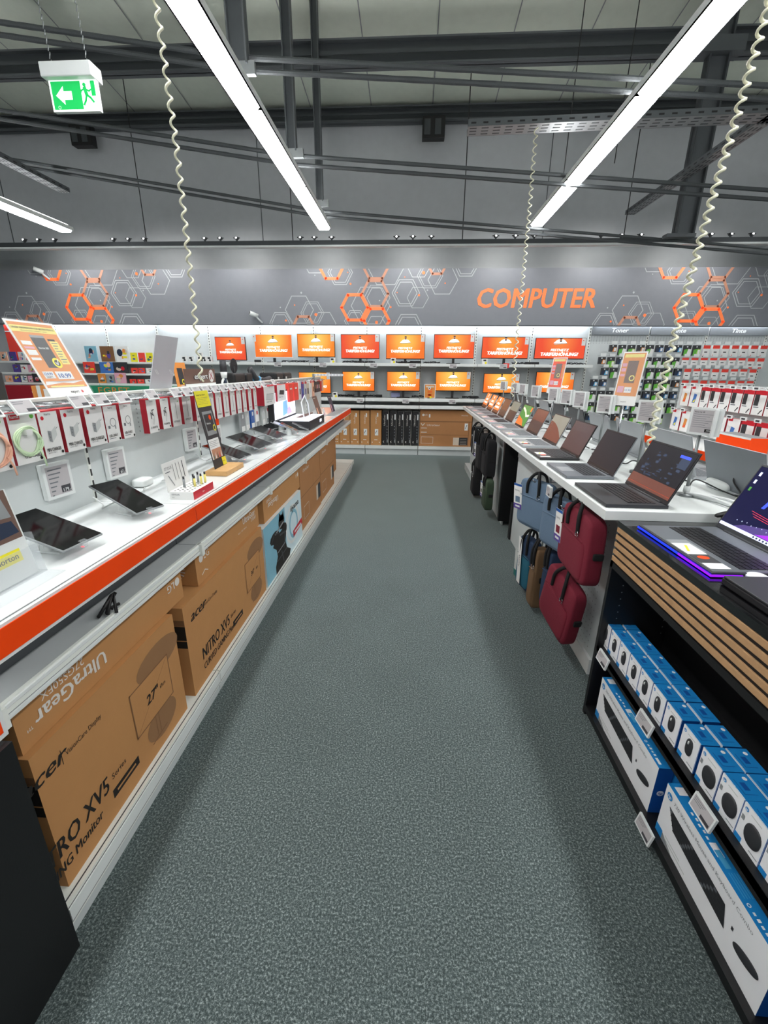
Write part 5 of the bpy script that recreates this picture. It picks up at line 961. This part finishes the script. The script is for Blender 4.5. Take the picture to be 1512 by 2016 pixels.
# price label posts
for i, y in enumerate([2.03, 2.50, 3.05, 3.50, 3.80, 4.15, 4.75, 5.30, 5.72, 6.42]):
    t = thing('price_post', '%s label post from the near end of the laptop table, with two white price displays' % ORD[i], 'price label', (1.29, y, 1.0), 0, 'price label posts on the laptop table')
    b = MB(); b.cyl((0, 0, 0), .035, .012, 'galv'); b.cyl((0, 0, .012), .014, .035, 'white', 12); b.tube([(0, 0, .04), (0, 0, .30)], .007, 'galv', 10); b.build('post', t)
    for s_ in (-1, 1):
        if s_ < 0: F = fr((-.012, -.03, .345), (.50, -.866, 0), (0, 0, 1))
        else: F = fr((.03, -.02, .34), (.35, .94, 0), (0, 0, 1))
        b = MB(F); b.box(-.065, .065, -.06, .058, -.012, 0, 'white'); I = Matrix()
        b.rect(I, -.053, -.05, .048, .048, 'eink', .0006)
        if s_ < 0:
            b.text(I, -.048, .036, ['Victus by HP', 'IdeaPad', 'Aspire 5', 'Notebook', 'Vivobook', 'Laptop', 'Notebook', 'Laptop', 'Notebook', 'Laptop'][i], .006, 'print_black', .001, bold=.02)
            for q in range(7): b.rect(I, -.048, .028-q*.009, .03-.012*(q % 3), .0295-q*.009, 'text_grey', .001)
            b.rect(I, .008, -.046, .044, -.032, 'print_black', .001); b.text(I, .026, -.043, ['799.-', '699.-', '599.-', '649.-', '549.-', '499.-', '579.-', '449.-', '529.-', '399.-'][i], .008, 'white', .0014, align='c'); 
        b.build('price_display', t)
    b = MB(); b.box(-.01, .02, -.012, .012, .30, .34, 'white'); b.build('clamp', t)
# tall slanted posters standing behind the laptops
for i, (y, lab) in enumerate([(2.95, 'orange antivirus poster seen edge-on before the Toner wall'), (4.4, 'second orange antivirus poster, farther along the laptop table')]):
    t = thing('poster_stand', lab, 'poster', (1.36, y, 1.0))
    b = MB(fr((.0, 0, .40), (.60, -.80, 0), (.12, .09, 1))); b.box(-.075, .075, -.06, .27, -.002, 0, 'pack_white'); I = Matrix(); b.rect(I, -.068, -.0, .068, .262, 'orange' if i else 'amber'); b.rect(I, -.06, .235, .06, .255, 'yellow_soft', .0012); b.rect(I, -.03, .08, .035, .215, 'brown_sign', .0012); b.rect(I, .045, .08, .064, .21, 'amber', .0014); b.disc(I, .015, .11, .018, 'yellow_soft', .0016, r0=.012)
    b.rect(I, -.06, .02, -.02, .06, 'pink', .0012); b.rect(I, -.015, .02, .03, .055, 'pack_white', .0012); b.text(I, -.012, .03, '10.99', .012, 'hp_navy', .0016, fit=.04); b.text(I, -.02, -.04, 'expert', .010, 'print_black', .0012)
    for q, (zz, h) in enumerate([(.18, .02), (.15, .02), (.12, .015)]): b.rect(I, -.063, zz, -.035, zz+h, 'pink', .0012)
    b.build('poster', t)
    b = MB(fr((.0, 0, .40), (.60, -.80, 0), (.12, .09, 1))); b.box(-.082, .082, -.06, .275, .003, .005, 'bot_glass'); b.build('sleeve', t)
    b = MB(); b.tube([(0, 0, 0), (0, 0, .36)], .006, 'chrome'); b.cyl((0, 0, 0), .03, .008, 'chrome'); b.build('post', t)
# cables and alarm hub on the table middle
def cab(P, r, m, name, lab, cat='cable'):
    b = MB()
    for q in P: b.tube(q, r, m, 6)
    return tag(b.build(name), lab, cat)
def spl(pts, n=8):
    P = [Vector(p) for p in pts]; out = []
    for i in range(len(P)-1):
        p0, p1, p2, p3 = P[max(i-1, 0)], P[i], P[i+1], P[min(i+2, len(P)-1)]
        for k in range(n):
            t_ = k/n; out.append(.5*((2*p1)+(-p0+p2)*t_+(2*p0-5*p1+4*p2-p3)*t_**2+(-p0+3*p1-3*p2+p3)*t_**3))
    return out+[P[-1]]
cab([spl([(1.30, 2.02, 1.01), (1.36, 1.92, 1.005), (1.38, 1.84, 1.01), (1.40, 1.79, 1.02), (1.44, 1.72, 1.0), (1.50, 1.66, .99)]), spl([(1.33, 2.03, 1.01), (1.40, 1.93, 1.015), (1.44, 1.82, 1.012), (1.50, 1.74, 1.0), (1.55, 1.67, .99)]), spl([(1.26, 2.06, 1.01), (1.33, 1.95, 1.02), (1.37, 1.80, 1.012), (1.42, 1.70, 1.0)])], .007, 'cable_white', 'cable_bundle', 'white cable bundle running over the near edge of the white table')
cab([spl([(1.34, 2.10, 1.012), (1.40, 2.15, 1.05), (1.47, 2.06, 1.02), (1.52, 2.0, 1.01), (1.50, 2.05, 1.08), (1.56, 2.02, 1.13), (1.62, 1.94, 1.09), (1.68, 1.84, 1.06)]), spl([(1.50, 2.02, 1.01), (1.58, 1.90, 1.02), (1.66, 1.86, 1.012), (1.72, 1.9, 1.012)])], .0035, 'cable_black', 'cable', 'thin black looping cable behind the large gaming laptop')
b = MB(); b.box(1.42, 1.56, 1.78, 1.90, 1.0, 1.035, 'cream'); tag(b.build('power_box', bev=.004), 'cream white power box on the near table edge', 'box')
b = MB(); b.rbox(.06, .16, .05, 'white', 3, M=Matrix.Translation((1.52, 2.16, 1.026))); tag(b.build('alarm_hub'), 'white rounded alarm hub behind the first label post', 'device')
cab([spl([(1.34, 1.735, 1.0), (1.28, 1.72, 1.02), (1.22, 1.70, 1.01), (1.32, 1.68, 1.03), (1.40, 1.66, 1.0)]), spl([(1.36, 1.72, .99), (1.30, 1.70, 1.03), (1.24, 1.69, 1.0), (1.38, 1.67, 1.01)])], .008, 'cable_black', 'cable', 'thick black cable clump on the black cabinet below the table edge')
rs = random.Random(9)
for i, y in enumerate([2.27, 2.74, 3.23, 3.72, 4.2, 4.7, 5.2, 5.65]):
    b = MB(); x = 1.17
    b.box(x-.035, x+.035, y-.02, y+.02, 1.0, 1.012, 'white'); b.tube(spl([(x+.03, y, 1.01), (x+.09, y+.04, 1.03), (x+.15, y-.03, 1.01), (x+.22, y+.02, 1.02), (x+.28, y, 1.01)]), .004, 'cable_black', 6); b.tube(spl([(x, y, 1.01), (x+.1, y-.05, 1.015), (x+.2, y+.04, 1.02)]), .004, 'cable_white', 6)
    tag(b.build('security_cable'), 'small white security clip with cables, %s gap between the laptops' % ORD[i], 'cable', 'security clips between the laptops')

# ---- black cabinet with slatted wood front
UX = .86
t = thing('black_cabinet', 'black open cabinet with wooden slat front below the gaming laptop', 'cabinet', (UX, .98, 0))
b = MB(); b.box(0, .72, -.68, .75, .945, .968, 'black_gloss'); b.build('top', t)
b = MB()
for i in range(5):
    z = .795+i*.0315; b.box(.0, .006, -.68, .748, z, z+.0205, 'slat_wood')
b.box(.006, .03, -.68, .745, .79, .945, 'black'); b.build('slat_front', t, bev=.002)  # black backing close behind the slats stands in for shaded gaps
b = MB(); b.box(.0, .03, -.68, .75, .765, .79, 'black_wood'); b.build('front_rail', t)
b = MB(); b.box(0, .70, .73, .75, 0, .79, 'black_wood')
for j in (0, 1):
    for i in range(11): b.disc(fr((.06+j*.2, .7295, 0), (1, 0, 0), (0, 0, 1)), 0, .46+i*.032, .003, 'galv', .0006, 8)
b.build('side_panel', t)
b = MB(); b.box(0, .70, -.70, -.68, 0, .965, 'black_wood'); b.build('side_panel', t)
b = MB(); b.box(.28, .30, -.68, .73, .05, .79, 'black_wood'); b.build('back_panel', t)
b = MB(); b.box(0, .28, -.68, .73, .36, .38, 'black_wood'); b.box(-.0, .006, -.68, .73, .345, .38, 'black'); b.build('shelf', t)
b = MB(); b.box(0, .28, -.68, .73, .02, .052, 'black_wood'); b.build('bottom_shelf', t)
# ROG gaming laptop, big
def a_rog(b, F, W, z0, z1):
    b.rect(F, -W, z0, W, z1, 'scr_navy', .0008); b.rect(F, -W, z0, W, z0+.012, 'scr_white', .0014)
    for i, (c_, h0, h1) in enumerate([('scr_violet', .012, .03)]): b.poly(F, [(-W*.7, z0+h0), (W, z0+h0), (W, z0+h1+.05), (0, z0+h1+.02), (-W*.5, z0+h1)], 'purple', .0011)
    b.poly(F, [(-W*.2, z0+.015), (W, z0+.015), (W, z0+.06), (W*.3, z0+.045)], 'scr_violet', .0012)
    b.text(F, -W*.42, z0+.105, 'ROG', .055, 'scr_blue', .0014, bold=.04, shear=.25, sx=1.2)
    b.poly(F, [(W*.0, z0+.18), (W*.06, z0+.10), (W*.10, z0+.14), (W*.3, z0+.12), (W*.12, z0+.09), (W*.12, z0+.05), (W*.04, z0+.09)], 'scr_magenta', .0018)
    for i in range(3): b.line(F, [(-W*.55+i*.01, z0+.085-i*.008), (-W*.05+i*.02, z0+.075-i*.008)], .002, 'scr_red', .0014)
    for i, c_ in enumerate(['scr_white', 'scr_white', 'scr_green']): b.rect(F, -W*.93, z1-.035-i*.03, -W*.88, z1-.02-i*.03, c_, .0014)
    for i in range(14): b.rect(F, -W*.7+i*W*.11, z0+.035+.002*(i % 3), -W*.7+i*W*.11+.003, z0+.038+.002*(i % 3), 'scr_white', .0018)
    for i in range(6): b.rect(F, -W*.2+i*W*.07, z0+.003, -W*.2+i*W*.07+.007, z0+.009, 'scr_steel', .0018)
rog = laptop(UX+.04+.15, 1.435, 'large gaming laptop with violet glowing edge and dark violet wallpaper', w_=.42, d=.30, body='lap_dark', deck='lap_grey', keys='lap_black', art=a_rog, cards=2, z=.968, lid='lap_dark', group='gaming laptops on the black cabinet', hl=.27, ang=.42)
rog.rotation_euler[2] = .02
b = MB(); b.box(-.153, -.150, -.21, .21, .004, .010, 'led_blue'); b.box(-.1535, -.150, -.212, -.05, .004, .010, 'led_violet'); b.box(-.153, -.06, -.2135, -.2105, .004, .010, 'led_violet'); b.build('light_strip', rog)
t = thing('laptop', 'closed black gaming laptop lying in front of the glowing one at the frame edge', 'laptop', (UX+.20, .98, .968), .02, 'gaming laptops on the black cabinet')
b = MB(); b.box(-.15, .14, -.21, .205, .001, .022, 'lap_black'); b.build('base', t, bev=.004)
b = MB(); b.box(-.148, .138, -.207, .203, .022, .028, 'charcoal'); G = fr((0, 0, .0285), (0, -1, 0), (1, 0, 0)); b.text(G, -.17, .02, 'ROG', .022, 'galv', .0005, bold=.03, shear=.2); b.rect(G, -.17, -.005, -.12, .0, 'galv', .0005); b.build('lid', t, bev=.002)
b = MB(); b.rbox(.06, .09, .016, 'white', 3, M=Matrix.Translation((UX+.17, 1.203, .978))); tag(b.build('mouse'), 'small white device corner between the two gaming laptops', 'device')
# boxes on the black cabinet shelves
def hp_logo(b, F, u, v, r, m='hp_blue', m2='hp_white', n=.001):
    b.disc(F, u, v, r, m, n, 18); b.text(F, u, v-r*.42, 'hp', r*.95, m2, n+.0004, bold=.03, shear=.2, align='c')
def mouse_box(big, row):
    w_, h, d = (.083, .113, .055) if not big else (.083, .118, .058)
    t = thing('mouse_box', 'x', 'box', group='mouse boxes on the cabinet shelf')
    b = MB(); b.box(0, d, -w_/2, w_/2, 0, h, 'hp_white' if row == 0 else 'hp_blue', {'+z': 'hp_blue', '-y': 'hp_navy', '+y': 'hp_navy', '+x': 'hp_blue'})
    if row: b.rect(fnx(0, 0, 0), -w_/2, 0, w_/2, h, 'hp_white', .0004)
    G = fr((0, 0, h), (0, -1, 0), (1, 0, 0)); b.line(G, [(-.02, .012), (.024, .012), (.024, .044)], .0016, 'hp_navy', .0006); b.disc(G, -.024, .043, .006, 'hp_white', .0006); b.rect(G, -.012, .02, .012, .034, 'hp_navy', .0006); b.line(G, [(-w_/2+.002, .001), (w_/2-.002, .001)], .0016, 'hp_white', .0006)
    if row == 0:
        F = fnx(0, 0, 0); hp_logo(b, F, -.030, h-.014, .006); b.rect(F, -w_/2, .0, -.018, .016, 'hp_blue'); b.poly(F, [(-.018, .0), (.04, .0), (.04, .006), (-.018, .012)], 'hp_white', .0008)
        b.rect(F, -.015, h-.016, .02, h-.013, 'pack_grey', .001); b.rect(F, .008, .010, .036, .013, 'grey', .001)
        b.rect(F, w_/2-.0016, 0, w_/2, h, 'hp_navy', .0009)
    b.build('carton', t)
    if row == 0:
        b = MB()
        if big: b.rbox(.012, .052, .064, 'charcoal', 2.3, 6, M=Matrix.Translation((-.001, -.006, .055))); b.rect(fnx(-.0, 0, 0), -.038, .066, -.029, .082, 'grey', .001)
        else: b.rbox(.010, .030, .060, 'charcoal', 2.6, 6, M=Matrix.Translation((-.001, -.002, .062))); b.rbox(.006, .004, .012, 'pack_white', 2.5, 4, M=Matrix.Translation((-.006, -.002, .08)))
        b.build('mouse_picture', t)
    return t
MP = {(bg, rw): None for bg in (0, 1) for rw in (0, 1)}
ys = [1.715, 1.628, 1.543, 1.458, 1.373, 1.288, 1.200, 1.105, 1.012, .926, .842, .757, .672, .588]
for row in (0, 1):
    for i, y in enumerate(ys):
        bg = 1 if i >= 8 else 0
        if MP[(bg, row)] is None: MP[(bg, row)] = o = mouse_box(bg, row)
        else: o = copy_tree(MP[(bg, row)])
        o.location = (.89+row*.062, y-.0, .381)
        o['label'] = 'blue and white mouse box, %s from the far end of the %s row' % (ORD[i], ('front', 'rear')[row])
def kb_box(y1, y0, x, d, lab, front=True, model='230 Wireless Mouse and Keyboard Combo'):
    w_ = y1-y0; h = .205; t = thing('keyboard_box', lab, 'box', (x, (y0+y1)/2, .053), group='keyboard boxes on the cabinet bottom shelf')
    b = MB(); b.box(0, d, -w_/2, w_/2, 0, h, 'hp_white' if front else 'hp_blue', {'+z': 'hp_blue', '-y': 'hp_navy', '+y': 'hp_navy', '+x': 'hp_blue'}); F = fnx(0, 0, 0)
    G = fr((0, 0, h), (0, -1, 0), (1, 0, 0)); b.rect(G, -w_/2+.015, .012, -w_/2+.045, d-.010, 'hp_white'); b.line(G, [(-w_/2, d-.002), (w_/2, d-.002)], .002, 'hp_white')
    for i in range(5): b.rect(G, -w_/2+.10+i*.018, .012+.003*(i % 2), -w_/2+.11+i*.018, .018+.003*(i % 2), 'hp_white')
    b.rect(G, -.04, .01, -.0, .030, 'hp_white'); b.rect(G, -.02, .012, .03, .028, 'cyan', .0012); b.disc(G, w_/2-.115, .013, .005, 'hp_white', .0008, r0=.003); [b.rect(G, w_/2-.10+i*.014, .010, w_/2-.092+i*.014, .016+.002*(i % 2), 'hp_white') for i in range(4)]; b.rect(G, w_/2-.042, .008, w_/2-.015, .017, 'hp_white')
    for q in range(4): b.rect(G, .04, .012+q*.007, .10, .014+q*.007, 'cyan', .001)
    hp_logo(b, fr((0, -w_/2, 0), (1, 0, 0), (0, 0, 1)), d/2, h*.45, .012, 'hp_white', 'hp_navy')
    if front:
        hp_logo(b, F, -w_/2+.025, h-.03, .013); b.text(F, -w_/2+.05, h-.036, model, .013, 'grey', fit=w_-.12); b.rect(F, -w_/2, 0, -w_/2+.035, .032, 'hp_blue'); b.poly(F, [(-w_/2+.035, 0), (-w_/2+.10, 0), (-w_/2+.035, .028)], 'grey'); b.rect(F, -w_/2+.05, .018, -w_/2+.16, .022, 'pack_grey', .001); b.rect(F, -w_/2+.05, .03, -w_/2+.13, .034, 'pack_grey', .001)
    b.build('carton', t)
    if front:
        b = MB(); P = [(-w_/2+.035, .145), (w_*.16, .135), (w_*.20, .068), (-w_/2+.075, .085)]; b.poly(F, P, 'charcoal', .001)
        for r in range(5):
            for c_ in range(17):
                u = (c_+.5)/17; v = (r+.5)/5
                X = (P[0][0]*(1-u)+P[1][0]*u)*(1-v)+(P[3][0]*(1-u)+P[2][0]*u)*v; Z = (P[0][1]*(1-u)+P[1][1]*u)*(1-v)+(P[3][1]*(1-u)+P[2][1]*u)*v
                b.rect(F, X-.006, Z-.0045, X+.006, Z+.0045, 'lap_grey' if (r+c_) % 7 == 0 else 'keys', .0016)
        b.build('keyboard_picture', t)
        b = MB(); b.rbox(.006, .085, .032, 'charcoal', 2.2, 6, M=Matrix.Translation((-.001, -(w_*.36), .085)) @ Matrix.Rotation(-.25, 4, 'X')); b.rect(F, w_*.235, .10, w_*.25, .112, 'charcoal', .001); b.build('mouse_picture', t)
    return t
kb_box(1.655, 1.19, .882, .052, 'long white and blue keyboard set box, far one in front')
kb_box(1.655, 1.16, .942, .045, 'blue keyboard box standing behind the far white one', front=False)
kb_box(1.135, .675, .882, .055, 'long white and blue 730 keyboard set box, near one in front', model='730 Wireless Mouse and Keyboard Combo')
kb_box(1.135, .66, .945, .045, 'blue keyboard box standing behind the near white one', front=False)
for i, (y, z, zz) in enumerate([(1.607, .385, 0), (1.257, .385, 0), (.937, .385, 0), (1.128, .050, 0)]):
    esl(fr((.846, y, z), (0, -1, 0), (.22, 0, 1)), 'white price label on the black cabinet, %s' % ['upper shelf edge farthest', 'upper shelf edge middle', 'upper shelf edge nearest', 'bottom shelf edge'][i], 'price labels on the black cabinet', .088, .050, d=.007)

# ---- bags
def handle(b, F_pts, r=.008, m='webbing'):
    b.tube(spl(F_pts), r, m, 6)
def satchel(x, yc, zb, w_, h, d, m, lab, rz=0., roll=0., tagcard=True, name='laptop_bag', ring=True, panel=None):
    # front looks to -X; local origin bottom centre
    t = thing(name, lab, 'bag', (x, yc, zb), rz, 'bags hanging below the white table'); t.rotation_euler[0] = roll
    b = MB(); b.rbox(d, w_, h, m, 7, 12, M=Matrix.Translation((0, 0, h/2)), taper=.06); b.build('body', t)
    b = MB(); b.rbox(d*.5, w_*.86, h*.62, panel or m, 6, 10, M=Matrix.Translation((-d*.32, 0, h*.36)), taper=.03); b.build('front_pocket', t)
    b = MB(); X = -d/2-.012
    b.tube([(-d*.57, -w_*.36, h*.655), (-d*.58, 0, h*.66), (-d*.57, w_*.36, h*.655)], .003, 'webbing' if m == 'fab_black' else m, 6)
    b.build('zip', t)
    b = MB()
    handle(b, [(-d*.52, -w_*.18, h*.72), (-d*.54, -w_*.17, h*.95), (-d*.3, -w_*.08, h*1.12), (-d*.1, 0, h*1.16), (-d*.3, w_*.08, h*1.12), (-d*.54, w_*.17, h*.95), (-d*.52, w_*.18, h*.72)], .010)
    handle(b, [(d*.3, -w_*.18, h*.9), (d*.3, -w_*.1, h*1.10), (0, 0, h*1.17), (d*.3, w_*.1, h*1.10), (d*.3, w_*.18, h*.9)], .009); b.build('handle', t)
    b = MB(); b.rbox(d*.5, .012, h*.10, 'webbing', 6, 5, M=Matrix.Translation((.01, -w_/2+.002, h*.5))); b.build('side_strap', t)
    if ring:
        b = MB(); b.tube([(-d*.56, -w_*.18-.014*math.cos(a), h*.70+.018*math.sin(a)) for a in [2*PI*i/14 for i in range(15)]], .0025, 'chrome', 6); b.build('ring', t)
    if tagcard:
        b = MB(fr((-d*.62, w_*.40, h*.32), (0.15, -1, 0), (0, .12, 1))); b.box(-.035, .035, 0, .17, -.001, .001, 'pack_white'); I = Matrix.Translation((0, 0, .001)); b.rect(I, -.035, 0, .035, .035, 'purple', .0006); b.rect(I, -.02, .045, .02, .085, m, .0006); b.rect(I, -.035, .155, .035, .17, 'hp_navy', .0006); b.text(I, -.025, .12, 'hama', .014, 'text_grey', .0006); b.rect(I, -.02, .012, .02, .024, 'white', .001)
        b.build('tag', t)
    return t
satchel(.850, 2.035, .585, .385, .33, .095, 'fab_red', 'dark red laptop bag hanging highest at the near panel end')
satchel(.850, 2.20, .165, .34, .35, .085, 'fab_red', 'dark red laptop bag hanging low under the other red one', rz=.15, roll=.20, tagcard=False)
satchel(.835, 2.76, .555, .31, .32, .08, 'fab_blue', 'grey-blue tote bag hanging in front, with tag', rz=.42)
satchel(.880, 2.45, .545, .27, .31, .08, 'fab_blue', 'grey-blue tote bag half hidden between the tote and the red bag', rz=.3, tagcard=False)
satchel(.86, 2.86, .06, .22, .38, .085, 'fab_navy', 'dark blue backpack with teal front hanging low', rz=.2, panel='fab_teal', name='backpack', ring=False, tagcard=False)
satchel(.87, 2.64, .04, .10, .42, .10, 'fab_brown', 'narrow brown sling bag hanging beside the dark blue backpack', rz=.1, name='sling_bag', tagcard=False, ring=True)
satchel(.90, 2.50, .12, .10, .38, .08, 'fab_navy', 'dark blue bag squeezed between the brown bag and the lower red bag', rz=.1, tagcard=False, ring=False)
b = MB(fr((.80, 2.86, .10), (.1, -1, 0), (0, .15, 1))); b.box(-.03, .03, 0, .33, -.001, .001, 'pack_white'); I = Matrix.Translation((0, 0, .001)); b.text(fr((.012, .12, .001), (0, 1, 0), (-1, 0, 0)), 0, 0, 'hama', .03, 'text_grey', .001); tag(b.build('paper_band'), 'long white paper band over the dark blue backpack', 'label')
b = MB(fr((.83, 3.02, .06), (.2, -1, 0), (0, .1, 1))); b.box(-.05, .05, 0, .22, -.001, .001, 'pack_grey'); I = Matrix.Translation((0, 0, .001)); b.rect(I, -.05, 0, -.01, .05, 'teal', .0006); tag(b.build('hang_tag'), 'large pale card hanging left of the dark blue backpack', 'label')
esl(fnx(.80, 2.42, .90), 'small white price label hanging under the white table edge', 'bag price labels', .075, .06)
satchel(.87, 5.15, .42, .30, .42, .14, 'fab_black', 'black backpack with white tag hanging under the far half', name='backpack', ring=False)
satchel(.86, 4.72, .44, .28, .40, .12, 'fab_black', 'black backpack nearest the black divider', name='backpack', ring=False, tagcard=False)
satchel(.86, 5.62, .50, .26, .36, .12, 'fab_black', 'black bag at the far end of the hanging row', name='backpack', ring=False, tagcard=False)
satchel(.85, 5.40, .04, .24, .40, .11, 'fab_black', 'black slim bag hanging low at the far end', name='backpack', ring=False, tagcard=False)
satchel(.86, 4.62, .10, .24, .34, .09, 'fab_green', 'dark green tote bag hanging low with white tag', tagcard=True)
for i, (y, z, h) in enumerate([(5.50, .55, .28), (5.35, .12, .30)]):
    b = MB(fr((.79, y, z), (0, -1, 0), (0, 0, 1))); b.box(-.012, .012, 0, h, -.001, .001, 'pack_white'); tag(b.build('paper_band'), 'white paper band on a far black bag, %s one' % ('upper', 'lower')[i], 'label')

# ================================================================== PHONE COVER COUNTER beyond the table
CX = 2.75
t = thing('cover_counter', 'white counter with phone cover packs right of the laptop table', 'counter', (CX, 4.3, 0))
b = MB(); b.box(.06, .09, -1.3, .6, 0, 1.44, 'panel_grey'); b.build('back_panel', t)
b = MB(); b.box(-.38, .06, -1.3, .6, .90, .94, 'white_gloss'); b.build('worktop', t)
b = MB(); b.box(-.384, -.38, -1.3, .6, .87, .94, 'orange'); b.build('edge_strip', t)
b = MB(); b.box(-.33, .06, -1.28, .58, 0, .90, 'panel_grey'); b.build('body', t)
def cpack(y0, y1, z0, z1, kind, lab):
    t = thing('phone_cover_pack', lab, 'package', (CX, (y0+y1)/2, z0), group='phone cover packs right of the laptop table'); w_ = (y1-y0)/2; h = z1-z0
    b = MB(); b.box(0, .02, -w_, w_, 0, h, 'pack_white', {'+z': 'red', '-y': 'red_dark'}); F = fnx(0, 0, 0)
    if kind == 'cover':
        b.rect(F, -w_, h*.82, w_, h, 'red'); b.rect(F, -w_*.9, h*.38, -w_*.1, h*.84, 'charcoal', .001); b.rect(F, -w_*.8, h*.30, w_*.1, h*.34, 'text_grey'); b.line(F, [(w_*.3, h*.06), (w_*.55, h*.16), (w_*.75, h*.22)], .010, 'charcoal')
    else:
        b.rect(F, -w_*.9, h*.88, -w_*.2, h, 'red'); b.poly(F, [(-w_*.4, h*.2), (w_*.2, h*.2), (w_*.4, h*.62), (-w_*.2, h*.66)], {'a': 'amber', 'b': 'photo_blue', 'c': 'scr_violet'}[kind], .001); b.poly(F, [(-w_*.3, h*.25), (w_*.1, h*.22), (w_*.2, h*.4)], 'red_bright' if kind == 'a' else 'yellow', .0014); b.rect(F, -w_, 0, -w_+.003, h, 'red_dark')
    b.build('card', t)
    b = MB(); b.box(-.05, -.045, -.035, .035, h+.0, h+.03, 'white', ); b.box(-.0515, -.05, -.02, .02, h+.008, h+.022, 'eink_dark'); b.tube([(-.046, 0, h+.015), (.06, 0, h+.015)], .002, 'chrome'); b.build('hook_label', t)
ks = [4.76, 4.61, 4.447, 4.314, 4.177, 4.037, 3.90, 3.773, 3.639, 3.50]
for i, (a, c_) in enumerate(zip(ks, ks[1:])):
    cpack(c_+.006, a-.006, 1.225, 1.415, 'a' if i == 0 else ('b' if i == 1 else 'cover'), '%s pack from the far end in the upper row of phone covers' % ORD[i])
for i, (a, c_, k) in enumerate([(4.84, 4.69, 'b'), (4.67, 4.52, 'a'), (4.50, 4.35, 'a'), (4.33, 4.18, 'b'), (4.16, 4.02, 'c'), (4.0, 3.85, 'b'), (3.83, 3.69, 'cover'), (3.67, 3.54, 'cover')]):
    cpack(c_, a, .975, 1.175, k, '%s pack from the far end in the lower row of phone covers' % ORD[i])
b = MB(); b.box(2.50, 2.64, 3.35, 3.72, .94, 1.09, 'orange', {'+z': 'grey'}); b.rect(fnx(2.50, 3.72, .94), 0, .135, .37, .15, 'white'); tag(b.build('orange_box', bev=.003), 'orange box standing on the cover counter at the right frame edge', 'box')
